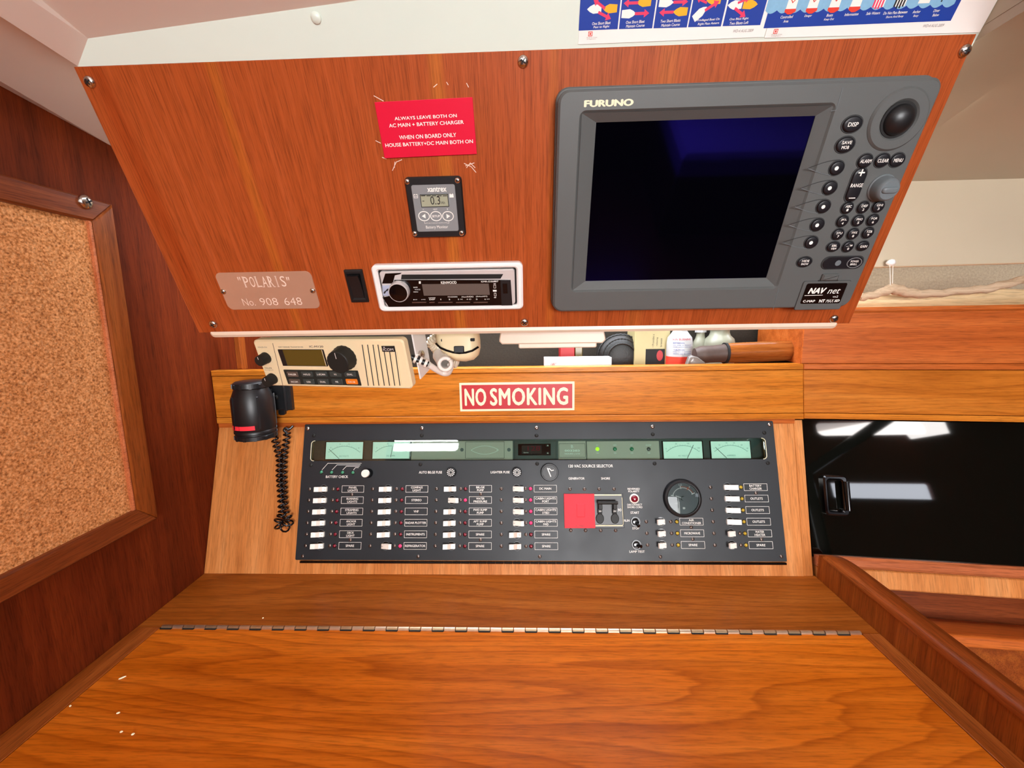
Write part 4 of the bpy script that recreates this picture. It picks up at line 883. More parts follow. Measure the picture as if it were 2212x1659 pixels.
# wicker basket, on its side with the round back towards the cabin
F = FY(.835); a = F.at(1342, 772); e_ = F.at(1393, 772); R_ = e_[0]-a[0]
t = thing('wicker_basket', 'round black wicker basket lying on its side at mid shelf', 'basket', F, (a[0], a[1], 0))
b = MB(); b.lathe([(R_*.80,-.055),(R_*.96,-.030),(R_*.93,-.006),(R_*.70,.004),(R_*.35,.007),(R_*.1,.008)], 48); part(t, 'body', b.mesh('body', 'wick', 60), (a[0],a[1],0))
for rk, zk in ((R_*.97,-.010),(R_*.80,.000),(R_*.60,.006)):
    b = MB(); b.tube([(rk*(1+.012*(-1)**k)*cos(2*pi*k/72), rk*(1+.012*(-1)**k)*sin(2*pi*k/72), zk+.0008*(-1)**k) for k in range(73)], .0016, 6, caps=False); part(t, 'weave_band', b.mesh('weave_band', 'wick', 60), (a[0],a[1],0))
# bottles
def bottle(nm, label, F, x0, x1, ytop_, m_, neck, yy, texts=()):
    a = F.at(x0, 760); c_ = F.at(x1, 760); R_ = (c_[0]-a[0])/2; zt_ = F.at(x0, ytop_)[1]; H = zt_-1.0
    pos = ((a[0]+c_[0])/2, yy, 1.0); t = thing(nm, label, 'bottle', WF, pos)
    b = MB(); b.lathe([(R_*.95,0),(R_,.004),(R_,H*.88),(R_*.93,H*.95),(R_*.7,H),(neck,H+.006),(neck,H+.02)], 32); part(t, 'body', b.mesh('body', m_), pos)
    b = MB(); b.lathe([(neck+.003,H+.012),(neck+.003,H+.035),(neck+.001,H+.037)], 24); part(t, 'cap', b.mesh('cap', 'btl'), pos)
    for s_, px, py, w_, h_, mm in texts:
        b = MB(); q_ = F.at(px, py); b.text(s_, 0, 0, w_, h_, 0, bold=.01)
        b.v = [((R_+.0004)*sin((q_[0]+v[0]-pos[0])/R_), -(R_+.0004)*cos((q_[0]+v[0]-pos[0])/R_), q_[1]+v[1]-1.0) for v in b.v]
        part(t, 'lettering', b.mesh('lettering', mm, 0), pos)
    return t, pos, R_
t, pos, R_ = bottle('lotion_bottle', 'white plastic bottle with red and blue label print on the shelf', FY(.795), 1448, 1503, 722, 'btl', .012, .815,
    (('SKIN BURNING',1472,733,.034,.0038,'redtxt'),('EXTERNAL',1466,741,.020,.0022,'blue'),('use only as directed',1474,745.5,.034,.0018,'blue'),('avoid contact with eyes',1474,749.5,.034,.0018,'blue'),('CAUTION',1466,756,.018,.0022,'blue'),('keep out of reach of all',1474,760,.034,.0018,'blue'),('children and discontinue',1474,764,.034,.0018,'blue')))
b = MB(); zr = FY(.795).at(1460,771)[1]-1.0; b.lathe([(R_+.0003,zr-.03),(R_+.0003,zr)], 32); part(t, 'red_band', b.mesh('red_band', 'pred'), pos)
bottle('milky_jar', 'milky translucent jar behind the wooden handle', FY(.85), 1537, 1603, 727, 'btl2', .018, .885)
bottle('faded_bottle', 'small pale bottle between the white bottle and the milky jar', FY(.88), 1505, 1535, 732, 'btl2', .008, .90)
# wooden-handled tool lying on the shelf
t = thing('wooden_handle', 'varnished brown wooden handle with a worn dark ferrule lying along the shelf', 'tool', WF, (.32,.775,1.10))
F = FY(.775)
def pxyz(F, x, y): a = F.at(x, y); return Vector((a[0], F.O.y, a[1]))
A0, A1, A2 = pxyz(F,1500,767), pxyz(F,1566,763), pxyz(F,1724,757)
b = MB(); L_ = [A1+(A2-A1)*k/8 for k in range(9)]; b.tube(L_, [.0172,.0178,.018,.018,.018,.0178,.0176,.0172,.0168], 20); part(t, 'grip', b.mesh('grip', 'handle', 60), (0,0,0)).location = Vector((0,0,0))-Vector((.32,.775,1.10))
b = MB(); L_ = [A0+(A1-A0)*k/6 for k in range(7)]; b.tube(L_, [.0120,.0150,.0155,.0150,.0152,.0156,.0165], 18); part(t, 'ferrule', b.mesh('ferrule', 'leather', 60), (0,0,0)).location = -Vector((.32,.775,1.10))
b = MB(); b.tube([A1-Vector((.002,0,0)), A1+Vector((.002,0,0))], .0186, 20); part(t, 'collar', b.mesh('collar', 'dark'), (0,0,0)).location = -Vector((.32,.775,1.10))
F = FY(.757); P = [F.at(*p) for p in ((1480,790),(1487,771),(1494,767),(1508,771),(1524,783),(1530,792))]
b = MB(); b.pillow(P, -.004, .004, 4, 0, .5); thing('plastic_bag', 'crumpled clear plastic bag corner in front of the ferrule', 'bag', F, mesh=b.mesh('plastic_bag', 'bag'))

# light fitting under the console
F = Frame((0,.60,0), (1,0,0), (0,0,1))
a = F.at(1078,720); c_ = F.at(1308,741); d_ = F.at(1120,741); e_ = F.at(1290,750)
t = thing('ceiling_light', 'stepped cream light fitting hanging under the middle of the console lip', 'lamp', F, ((a[0]+c_[0])/2,1.14,0))
b = MB(); wa = c_[0]-a[0]; prof = [(-wa/2+.004,.0),(-wa/2,.004),(-wa/2,.007),(-wa/2+.003,a[1]-c_[1]+.006),(wa/2-.003,a[1]-c_[1]+.006),(wa/2,.007),(wa/2,.004),(wa/2-.004,0)]
b.ext([prof], -.06, 0, .0015); part(t, 'base', b.mesh('base', 'lip'), ((a[0]+c_[0])/2,c_[1],0))
wl = e_[0]-d_[0]; b = MB(); b.ext([rr(wl,.0085,.0025)], -.05, -.004, .0012); part(t, 'lens', b.mesh('lens', 'lip'), ((d_[0]+e_[0])/2,(d_[1]+e_[1])/2,0))

# ================================================================ VHF radio
def zv(x, y): return (490+x/3.749, 700+y/3.749)
c = FV.rect([(549,737),(876,731),(885,836),(577,838)], 0)
t = thing('vhf_radio', 'cream marine VHF radio with grille and knobs hanging below the console', 'radio', FV, (c[0],c[1],0))
b = MB()
b.ext([rr(c[2],c[3],.006,seg=6)], -.012, 0, .002); part(t, 'face', b.mesh('face', 'cream'), (c[0],c[1],0))
b = MB(); 
# body: extends horizontally back
hb = .085; wb_, hb2 = c[2]-.004, c[3]-.004; back = Vector((FV.n.x, FV.n.y, 0)).normalized()*-hb
bl_ = Vector((back.dot(FV.u), back.dot(FV.v), back.dot(FV.n)))
f4 = rr(wb_,hb2,.005,seg=4); n = len(f4)
b.add([(x,y,-.010) for x,y in f4]+[(x*.72-.012+bl_.x,y*.94+bl_.y-.0015,-.010+bl_.z) for x,y in f4], [(i,(i+1) % n,n+(i+1) % n,n+i) for i in range(n)]+[tuple(range(n,2*n))])
part(t, 'body', b.mesh('body', 'cream'), (c[0],c[1],0))
def VP(x, y): return FV.at(*zv(x,y), 0)
r = FV.rect([zv(418,206),zv(792,203),zv(812,338),zv(452,342)]); b = MB(); b.ext([rr(r[2],r[3],.001), rr(r[2]*.86,r[3]*.94,.0005,r[2]*.035,0)], .0001, .0006, .0002); b.ext([rr(r[2]*.9,r[3]*.95)], .0001, .0003, 0, 1); part(t, 'display', b.mesh('display', ['black','amber']), (r[0],r[1],0))
def vknob(px, py, r0, h_, nm):
    a = FV.at(*zv(px,py), 0); b = MB(); n = 36
    vs = [(r0*1.05,0),(r0*1.05,.0015),(r0,.003),(r0*.93,h_-.001),(r0*.87,h_)]
    b.lathe(vs, n); b.v = [(x*(1+.03*((k % n) % 2)), y*(1+.03*((k % n) % 2)), z) for k, (x, y, z) in enumerate(b.v)]
    b.box(-.0003,.0003,r0*.35,r0*.85,h_,h_+.0002,0,1); part(t, nm, b.mesh(nm, ['knob','txt'], 30), (a[0],a[1],0))
vknob(955,272,.0165,.018,'channel_knob'); vknob(318,272,.0078,.014,'squelch_knob'); vknob(372,440,.0078,.014,'volume_knob')
r = FV.rect([zv(462,376),zv(1062,368),zv(1088,488),zv(500,495)]); b = MB(); b.ext([rr(r[2],r[3],.001)], .0001, .0006, .0002); kp = part(t, 'keypad', b.mesh('keypad', 'keyp'), (r[0],r[1],0))
KL = [['FAILER','HI/LO','L-SCAN','WX','DIAL'],['INCOM','USA','DUAL','MR','CH-16']]
for j, (y_, xs) in enumerate(((403,(538,655,770,885,1003)),(463,(555,670,785,898,1016)))):
    for i, x_ in enumerate(xs):
        a = VP(x_, y_); b = MB(); b.ext([rr(.0178,.0080,.0012)], .0001, .0014, .0005); b.text(KL[j][i], 0, 0, min(.0125,len(KL[j][i])*.0022), .0026, .0015, 1, bold=.01)
        m_ = 'orange' if (i, j) == (4, 1) else ('keybr' if i == 0 else 'keyc'); part(kp, 'key', b.mesh('key', [m_,'txt']), (a[0],a[1],.0006))
for i, (x0_, x1_) in enumerate(((1097,1146),(1140,1190),(1184,1232),(1224,1276),(1266,1318),(1310,1360),(1357,1402))):
    y0_ = 170 if i < 4 else 228; f = (y0_-165)/330
    b = MB(); p0, p1 = VP(x0_+(x1_-x0_)*f, y0_), VP(x1_, 495); b.line([p0, p1], .0012, .0001, 0 , zt=.0003); b.line([(p0[0]+.0022,p0[1]),(p1[0]+.0022,p1[1])], .0010, .0001, 1, zt=.0009)
    part(t, 'grille_slot', b.mesh('grille_slot', ['groove','cream'], 0))
b = MB(); b.line([VP(372,156),VP(458,512)], .0006, .0001, 0, zt=.0002); part(t, 'face_seam', b.mesh('face_seam', 'keybr', 0))
r = FV.rect([zv(1257,176),zv(1362,174),zv(1366,221),zv(1263,222)]); b = MB(); b.ext([rr(r[2],r[3])], .0001, .0009, 0); b.text('ICOM', -.0002, -.0008, r[2]*.78, r[3]*.42, .0011, 1, bold=-.005); b.ext([circ(.0010,-.0055,.0022),circ(.0007,-.0055,.0022)], .0009, .0011, 0, 1); part(t, 'maker_badge', b.mesh('maker_badge', ['ink','txt'], 0), (r[0],r[1],.0006))
b = MB()
for s_, x_, y_, w_, h_, bo in (('SQUELCH',288,188,.0150,.0022,.0),('VOLUME',335,356,.0125,.0022,.01),('PULL/PUSH-ON',342,372,.0145,.0013,0),('VHF MARINE TRANSCEIVER',517,186,.0400,.0021,0),('IC-M120',725,182,.0215,.0028,.03)):
    a = VP(x_, y_); b.text(s_, a[0], a[1], w_, h_, .0002, bold=bo)
for kx, ky in ((300,265),(358,440)):
    for k in range(7):
        an = radians(-40+k*43); a = VP(kx+8, ky); b.flat(circ(.0003, a[0]+.0125*cos(an), a[1]+.0125*sin(an), 6), .0002)
part(t, 'lettering', b.mesh('lettering', 'keybr', 0))
# mounting bracket and wing screw on the radio's right side
b = MB(); b.box(c[2]/2+.0015, c[2]/2+.0035, -c[3]/2+.005, c[3]/2+.004, -.060, -.022); part(t, 'bracket', b.mesh('bracket', 'bezelw'), (c[0],c[1],0))
b = MB(); b.lathe([(.006,0),(.006,.004),(.003,.006)], 14, 0, Matrix.Translation((c[2]/2+.0035, c[3]*.02, -.032)) @ Matrix.Rotation(pi/2, 4, 'Y')); part(t, 'side_screw', b.mesh('side_screw', 'steel'), (c[0],c[1],0))
# cable strain relief + white cable
FB = FY(.60)
def P3(x, y, yy): d = ray(x, y); return CAMP+d*((yy-CAMP.y)/d.y)
b = MB(); b.tube([P3(886,770,.585), P3(928,789,.59)], .0045, 12)
b2 = MB(); path = [P3(888,771,.585),P3(925,787,.59),P3(940,797,.60),P3(955,805,.61),P3(966,806,.61),P3(972,798,.605),P3(973,788,.60)]
for k in range(3): q_ = path[0].lerp(path[1], .18+.3*k); b2.tube([q_, q_+(path[1]-path[0]).normalized()*.0035], .0062, 12, 1)
b2.tube(smooth_path(path[0:2]), .0040, 10, 0); b2.tube(smooth_path(path[1:]), .0045, 10, 1)
T0 = Vector(t.matrix_world.translation)
mc = thing('microphone_cable', 'white cable with black banded plug curling from the radio side', 'cable', WF, tuple(path[0])); 
part(mc, 'lead', b2.mesh('lead', ['black','whitec'], 60), (0,0,0)).location = -path[0]
hp_ = [P3(962,787,.590), P3(957,778,.63), P3(950,768,.66)]
b = MB(); b.tube(helix(hp_, .0085, 210, 12), .0028, 8); part(mc, 'coil', b.mesh('coil', 'whitec', 80), (0,0,0)).location = -path[0]
hp2 = [P3(988,786,.655), P3(965,778,.66), P3(950,765,.67), P3(938,750,.67), P3(930,738,.665), P3(945,728,.66)]
b = MB(); b.tube(helix(hp2, .0055, 250, 10), .0021, 7); part(mc, 'coil', b.mesh('coil', 'creamw', 80), (0,0,0)).location = -path[0]
# fist microphone
F = Frame((0,.635,0), (1,0,0), (0,0,1))
P = [F.at(*zv(*p)) for p in ((1698,90),(1690,120),(1705,165),(1745,220),(1800,268),(1870,298),(1940,302),(2000,288),(2035,255),(2048,200),(2046,140),(2035,95))]
ctr = (sum(p[0] for p in P)/len(P), sum(p[1] for p in P)/len(P))
t = thing('hand_microphone', 'cream hand microphone with black seam and key hanging beside the radio', 'microphone', F, (ctr[0],ctr[1],0))
P = [(p[0]-ctr[0], p[1]-ctr[1]) for p in P]; top = [(p[0], p[1]+(.012 if p[1] > .012 else 0)) for p in P]
b = MB(); b.pillow(top, 0, .020, 6, 0, .45); b.pillow(top, -.0001, -.03, 3, 0, .1); b.f = [f for f in b.f]; part(t, 'body', b.mesh('body', 'cream', 60), (ctr[0],ctr[1],0))
sp_ = [F.at(*zv(*p)) for p in ((1706,155),(1750,185),(1800,205),(1850,220),(1900,226),(1950,222),(2000,208),(2045,180))]
def dome(x, y):
    r_ = max(abs(x)/.034, abs(y)/.03); return .020*math.sqrt(max(0, 1-min(1, max(0, (r_-.55)/.45))**2))+.0006
b = MB(); b.tube([(p[0]-ctr[0], p[1]-ctr[1], dome(p[0]-ctr[0], p[1]-ctr[1])) for p in sp_], .0016, 8); part(t, 'seam', b.mesh('seam', 'blackgloss'), (ctr[0],ctr[1],0))
r = F.rect([zv(1858,170),zv(1938,170),zv(1938,226),zv(1858,226)]); b = MB(); b.ext([rr(r[2],r[3],.0015)], .010, .0225, .001); part(t, 'talk_key', b.mesh('talk_key', 'black'), (r[0],r[1],0))
for p in ((1772,125),(2000,122)):
    a = F.at(*zv(*p)); b = MB(); b.ext([rr(.0065,.0045,.001)], .010, .0195, .0005); part(t, 'slot', b.mesh('slot', 'dark'), (a[0],a[1],0))

# ================================================================ spotlight with coiled cord
pc = P3(547, 880, .690); R_ = .0315
def zs(py): return P3(547, py, .690).z
t = thing('spotlight', 'black handheld spotlight with red stripe hung left of the electrical panel', 'spotlight', WF, (pc.x, .690, zs(945)))
o0 = Vector((pc.x, .690, 0)); zz = [zs(y) for y in (945,936,932,929,922,860,838,836,826,823)]
pf = [(R_*.90,zz[0]),(R_*.97,zz[0]+.001),(R_*.97,zz[1]),(R_*.93,zz[1]+.001),(R_*.93,zz[2]),(R_*.99,zz[2]+.001),(R_*.99,zz[3]+.0015),(R_*.96,zz[3]+.003),(R_,zz[4]),(R_,zz[5]),(R_*.82,zz[6]-.002),(R_*.80,zz[6]),(R_*.84,zz[7]),(R_*.82,zz[8]),(R_*.72,zz[9]),(R_*.3,zz[9]+.001)]
b = MB(); b.lathe(pf, 40); part(t, 'body', b.mesh('body', 'black', 35), (pc.x,.690,0))
b = MB()
for k in range(12): 
    an = 2*pi*k/12; Rk = Matrix.Rotation(an, 4, 'Z'); b.box(R_*.80, R_*.88, -.002, .002, zz[6]+.001, zz[8]-.001, .0004, 0, Rk); b.box(R_*.9, R_*1.0, -.0022, .0022, zz[0]+.0005, zz[1], .0004, 0, Rk)
for k in range(4):
    Rk = Matrix.Rotation(radians(-120+k*75), 4, 'Z'); b.box(R_*.97, R_*1.03, -.0016, .0016, zz[4]+.002, zz[5]+.006, .0006, 0, Rk)
part(t, 'ribs', b.mesh('ribs', 'black'), (pc.x,.690,0))
def arc_band(a0, a1, z0, z1, r):
    b = MB(); n = 14; vs = []
    for k in range(n+1):
        a = radians(a0+(a1-a0)*k/n)
        for rr2, z in ((r,z0),(r,z1),(r-.002,z1),(r-.002,z0)): vs.append((rr2*cos(a), rr2*sin(a), z))
    fs = []
    for k in range(n):
        for j in range(4): fs.append((k*4+j, k*4+(j+1) % 4, (k+1)*4+(j+1) % 4, (k+1)*4+j))
    fs += [(3,2,1,0), (n*4,n*4+1,n*4+2,n*4+3)]; b.add(vs, [tuple(reversed(f)) for f in fs]); return b
for a0, a1 in ((-133,-102),(-100,-58)):
    b = arc_band(a0, a1, zs(920.5), zs(912), R_+.0008); part(t, 'red_stripe', b.mesh('red_stripe', 'cover'), (pc.x,.690,0))
t = thing('spotlight_bracket', 'black clip bracket screwed to the fiddle board under the radio', 'bracket', FF, (0,0,0))
a = FF.at(590,838); c_ = FF.at(637,884); b = MB(); b.box(a[0]-.012, c_[0], c_[1], a[1]+.012, .0004, .010, .002); b.box(c_[0]-.010, c_[0]-.006, c_[1], a[1]+.012, .010, .016, .001); b.box(a[0]-.016, a[0]+.004, c_[1]+.01, a[1], .004, .020, .001)
part(t, 'clip', b.mesh('clip', 'black')); a = FF.at(612,889); b = MB(); b.ext([rr(.012,.011,.004,a[0],a[1])], .0004, .006, .001); part(t, 'tab', b.mesh('tab', 'black'))
a = FF.at(604,856); part(t, 'screw', screw_mesh(.004, mats=('knob','dark')), (a[0],a[1],.010))
def e3(x, y, h): a = FE.at(x, y, h); return FE.O+FE.u*a[0]+FE.v*a[1]+FE.n*h
pth = [P3(590,918,.70), e3(592,940,.022), e3(597,962,.018), e3(604,990,.016), e3(604,1020,.016), e3(606,1050,.018), e3(608,1085,.018), e3(609,1110,.018), e3(603,1126,.014), e3(607,1137,.013), e3(617,1136,.013), e3(623,1124,.014), e3(616,1105,.010), e3(614,1070,.009), e3(613,1035,.009), e3(613,1000,.009), e3(615,975,.010), e3(619,950,.011), e3(620,935,.012)]
b = MB(); b.tube(helix(pth, lambda f: .0052+.0038*math.exp(-((f-.53)/.06)**2), 118, 12), .0016, 7)
b.tube(smooth_path([e3(620,935,.014), e3(614,930,.016), e3(617,925,.016), e3(624,928,.014), e3(632,921,.008)]), .0022, 8)
thing('coiled_cord', 'black coiled cord dangling from the spotlight over the pale board', 'cord', WF, mesh=b.mesh('coiled_cord', 'blackgloss', 80))

# ================================================================ electrical panel
HP = .004
c = FE.rect([(655,917),(1668,909),(1702,1211),(641,1212)], HP)
t = thing('electrical_panel', 'wide black switch panel with breakers, meters and a red-covered source selector', 'switch panel', FE, (c[0],c[1],0))
E = lambda x, y, h=HP: FE.at(x, y, h)
rw = FE.rect([(671,952),(1655,946),(1655,991),(672,997)], HP)
bs = FE.rect([(1218,1067),(1346,1066),(1347,1139),(1220,1141)], HP)
LO = lambda r, k=0: (r[0]-c[0], r[1]-c[1])
# one clean grid in panel coordinates
rows = [E(735,y)[1] for y in (1056.4,1080.8,1105.0,1129.5,1154,1178.8)]; r0v = rows[0]; pitch = (rows[0]-rows[5])/5; rows = [r0v-pitch*k for k in range(6)]
rows_r = [E(1632,y)[1] for y in (1052.3,1076.9,1101.5,1126.7,1151.9,1177.5)]; pr_ = (rows_r[0]-rows_r[5])/5; rows_r = [rows_r[0]-pr_*k for k in range(6)]
COLS = [  # toggle hole, left screw, right screw, lamp, label  (photo x in the first row)
 (699,669,719.7,730.2,762.4),(838,805.2,856.6,869,900.5),(977,943.1,995,1005.8,1037.8),(1116,1082.9,1135.2,1146,1178)]
NAMES = [['PANEL|LIGHTS','RUNNING|LIGHTS','STEAMING|LIGHTS','ANCHOR|LIGHT','DECK|LIGHT','SPARE'],['COMPASS|LIGHT','STEREO','VHF','RADAR PLOTTER','INSTRUMENTS','REFRIGERATOR'],
 ['BILGE|PUMP','WATER|PRESSURE','FWD SUMP|PUMP','AFT SUMP|PUMP','SPARE','SPARE'],['DC MAIN','CABIN LIGHTS|PORT','CABIN LIGHTS|STBD','CABIN LIGHTS|FWD','SPARE','SPARE']]
ON = {(1,5),(2,1),(3,0),(3,1),(3,2),(3,3)}
cells = []
for ci, (th_, s1, s2_, ld, lb) in enumerate(COLS):
    X_ = [E(x, 1056)[0] for x in (th_, s1, s2_, ld, lb)]
    for ri_ in range(6): cells.append((X_, rows[ri_], NAMES[ci][ri_], 'on' if (ci,ri_) in ON else 'off', 'led_ron' if (ci,ri_) in ON else 'led_r'))
XR_ = [E(x, 1053)[0] for x in (1571,1534.8,1590,1600,1632)]
for ri_, nm in enumerate(['BATTERY|CHARGER','OUTLETS','OUTLETS','OUTLETS','WATER|HEATER','SPARE']): cells.append((XR_, rows_r[ri_], nm, 'onl' if ri_ < 4 else 'offs', 'led_y'))
XM = [E(x, 1126)[0] for x in (1427.5,1396,1449,1461.5,1493.4)]
for ri_, nm in zip((3,4,5), ('AIR|CONDITIONER','MICROWAVE','SPARE')): cells.append((XM, rows_r[ri_], nm, 'offs', 'led_y'))
HR = .0070
holes = [circ(HR, X_[0]-c[0], v-c[1], 20) for X_, v, *_ in cells]
b = MB(); b.ext([rr(c[2],c[3],.002), rr(rw[2],rw[3],.006,*LO(rw)), rr(bs[2],bs[3],0,*LO(bs))]+holes, .0003, HP, .0003)
part(t, 'faceplate', b.mesh('faceplate', 'face'), (c[0],c[1],0))
# cream edge showing at the window ends
for sgn in (-1, 1):
    L_ = []; 
    for k in range(13):
        a = radians(-90+180*k/12); L_.append((sgn*(rw[2]/2-.006+.0058*cos(a)) , (rw[3]/2-.0062)*(1 if sin(a) > 0 else -1)*(1 if abs(sin(a)) > .0 else 0)+.0058*sin(a)))
    b = MB(); b.line(L_, .0011, 0, zt=.0003); part(t, 'window_edge', b.mesh('window_edge', 'cream_txt', 0), (rw[0],rw[1],HP))
b = MB(); b.box(-rw[2]/2-.002, rw[2]/2+.002, -rw[3]/2-.002, rw[3]/2+.002, -.0095, -.009); b.box(-c[2]/2+.004, c[2]/2-.004, -c[3]/2+.004, rw[1]-c[1]-rw[3]/2-.003, -.0108, -.0100, 0, 0, Matrix.Translation((c[0]-rw[0], c[1]-rw[1], 0))) if False else None
part(t, 'window_backing', b.mesh('window_backing', 'module_dk'), (rw[0],rw[1],0))
# toggles -----------------------------------------------------------
def lever(kind):
    b = MB(); hw = .0039; Rl = Matrix(((1,0,0,0),(0,0,-1,0),(0,1,0,0),(0,0,0,1)))
    if kind == 'off':  pr = [(.0068,.0002),(.0068,.0048),(.0005,.0062),(-.0050,.0086),(-.0125,.0100),(-.0125,.0070),(-.0045,.0040),(-.0030,.0002)]
    elif kind == 'on': pr = [(-.0060,.0002),(-.0060,.0048),(.0000,.0070),(.0080,.0105),(.0120,.0098),(.0120,.0072),(.0055,.0040),(.0035,.0002)]
    elif kind == 'onl': pr = [(-.0062,.0002),(-.0062,.0050),(.0000,.0062),(.0070,.0080),(.0150,.0085),(.0150,.0060),(.0055,.0040),(.0035,.0002)]
    else: pr = [(.0055,.0002),(.0055,.0048),(.0000,.0058),(-.0010,.0098),(-.0075,.0110),(-.0085,.0078),(-.0045,.0040),(-.0030,.0002)]
    b.ext([pr], -hw, hw, 0, 0, Rl)
    if kind in ('off', 'on'):
        s = 1 if kind == 'off' else -1; b.add([(s*-.0052,-hw*.96,.0088),(s*-.0052,hw*.96,.0088),(s*.0002,hw*.96,.0066),(s*.0002,-hw*.96,.0066)], [(0,1,2,3)] if s < 0 else [(3,2,1,0)], 1)
    mk = .0042 if kind in ('off','offs') else -.0042; zmk = .0058
    b.text('off' if kind in ('off','offs') else 'on', mk, 0, .0016, .0026, zmk+.0002, 2, rot=pi/2)
    return b.mesh('breaker_toggle', ['toggle','toggle2','grey'], 25)
LV = {k: lever(k) for k in ('on','off','onl','offs')}
b = MB(); b.lathe([(HR-.0001,0),(HR-.0001,.0004)], 20); b.ext([circ(HR+.0003,seg=24), circ(HR-.0004,seg=24)], .0005, .0037, 0, 1); wellm = b.mesh('toggle_well', ['blackgloss','ring'])
def led_mesh(m_): b = MB(); b.lathe([(.0036,0),(.0034,.0006),(.0027,.0008)], 18, 0); b.lathe([(.0027,.0004),(.0026,.0016),(.0019,.0026),(.0008,.0030)], 18, 1); return b.mesh('indicator_lamp', ['blackgloss', m_], 60)
LM = {k: led_mesh(k) for k in ('led_r','led_ron','led_y','led_g')}
sp = screw_mesh(.0028, mats=('steel_dk','dark')); sb = screw_mesh(.0026, mats=('steel','dark')); sk = screw_mesh(.0032, mats=('knob','dark'))
def label_mesh(nm, w_, h_):
    b = MB(); b.ext([rr(w_,h_,.0005,seg=2), rr(w_-.0010,h_-.0010,.0003,seg=2)], .0001, .0002)
    L = nm.split('|'); n = len(L)
    for i, s_ in enumerate(L): b.text(s_, 0, ((n-1)/2-i)*.0047, min(w_-.0035, len(s_)*.00285), .0034 if n == 2 else .0037, .0002, bold=.012)
    return b.mesh('name_label', 'txt', 0)
lc = {}; LW, LH = E(786.3,1056)[0]-E(738.6,1056)[0], E(760,1049)[1]-E(760,1064)[1]
for X_, v, nm, st, lm in cells:
    w2 = part(t, 'toggle_well', wellm, (X_[0],v,.0006)); part(t, 'breaker_toggle', LV[st], (X_[0],v,HP-.0005))
    part(t, 'screw', sp, (X_[1],v,HP), rot=random.random()*3)
    if st in ('off','offs','on'): part(t, 'screw', sp, (X_[2],v,HP), rot=random.random()*3)
    part(t, 'indicator_lamp', LM[lm], (X_[3],v,HP))
    if nm not in lc: lc[nm] = label_mesh(nm, LW, LH)
    part(t, 'name_label', lc[nm], (X_[4],v,HP))
for l in [(911,940.4),(1159,940.6),(1410,938),(1651,934.7),(678,940.6),(671.6,1004.4),(908.2,1003),(1160.4,1001.6),(1414,1001.3),(1658.5,1000.3)]:
    a = E(*l); part(t, 'screw', sk, (a[0],a[1],HP), rot=random.random()*3)
for l in [(665,926),(911.4,925),(1159,924),(1409.5,921.5),(1662.3,917)]:
    a = E(*l); part(t, 'screw', screw_mesh(.0034), (a[0],a[1],HP), rot=random.random()*3)
for l in [(654,1201.4),(903.3,1202),(1166,1202),(1426.6,1202.7),(1687.9,1201.9),(760.3,1068),(1038.7,1067),(756.6,1166.2),(1038,1166),(1493.3,1139),(1496.4,1164.4),(1645,1165),(1633,1064.9)] + [(x,1056.3) for x in (1231.2,1262.6,1294.2,1326.4)] + [(x,1145.6) for x in (1232.9,1265,1297.6,1329.9)]:
    a = E(*l); part(t, 'screw', sp, (a[0],a[1],HP), rot=random.random()*3)
# battery check group
for x, y in ((694.7,1019.8),(716.6,1020.3),(740.4,1020.5),(762.7,1020.8)): a = E(x,y); part(t, 'indicator_lamp', LM['led_g'], (a[0],a[1],HP))
z1_ = lambda x, y: E(630+x/7.135, 900+y/7.135)
for l in ([(470,820),(560,718),(1075,718)], [(625,820),(700,743),(1060,743)], [(790,820),(845,764),(1045,765)], [(955,820),(985,785),(1030,785)]): b = MB(); b.line([z1_(*p) for p in l], .0007, HP+.0002); part(t, 'lead_line', b.mesh('lead_line', 'txt', 0))
for s_, q_ in (('BATTERY CHECK',((704,1027),(752,1032.5))),('AUTO BILGE FUSE',((905,1017.5),(955,1023))),('LIGHTER FUSE',((1060,1017.5),(1101,1022.5))),('120 VAC SOURCE SELECTOR',((1228,1003.5),(1324,1009.7))),
    ('GENERATOR',((1228,1031),(1262.7,1036))),('SHORE',((1298.5,1031),(1317.7,1036))),('REVERSED',((1355.7,1054),(1382,1058))),('POLARITY',((1357,1059.3),(1381,1063.6))),('DISCONNECT',((1355,1088.3),(1387,1092.3))),('SHORE CORD',((1355,1093.5),(1387.7,1097.6))),
    ('START',((1362,1105),(1380.6,1110))),('RUN',((1348,1122),(1360,1127))),('STOP',((1366,1138.8),(1380.6,1143.6))),('LAMP TEST',((1359.5,1189),(1392.6,1194)))):
    r = FE.rect(q_, HP); b = MB(); b.text(s_, 0, 0, r[2], r[3], .0002, bold=.012); part(t, 'lettering', b.mesh('lettering', 'txt', 0), (r[0],r[1],HP))
a = E(796,1022); b = MB(); b.lathe([(.0080,0),(.0078,.003),(.0068,.005),(.0068,.012)], 28); b.lathe([(.0064,.012),(.0064,.0165),(.0060,.017)], 28, 1); part(t, 'selector_knob', b.mesh('selector_knob', ['blackgloss','toggle']), (a[0],a[1],HP))
for x, y in ((976,1020),(1117,1020)):
    a = E(x, y); b = MB(); b.lathe([(.0082,0),(.0080,.008),(.0070,.010)], 24)
    for k in range(12): b.box(.0044,.0066,-.0006,.0006,.0096,.0103,0,1,Matrix.Rotation(2*pi*k/12,4,'Z'))
    b.ext([circ(.0032),circ(.0026)], .0098, .0102, 0, 1); part(t, 'fuse_holder', b.mesh('fuse_holder', ['black','txt']), (a[0],a[1],HP))
a = E(1187,1020); b = MB(); b.lathe([(.0150,0),(.0150,.004),(.0140,.006),(.0125,.006),(.0120,.0055)], 36)
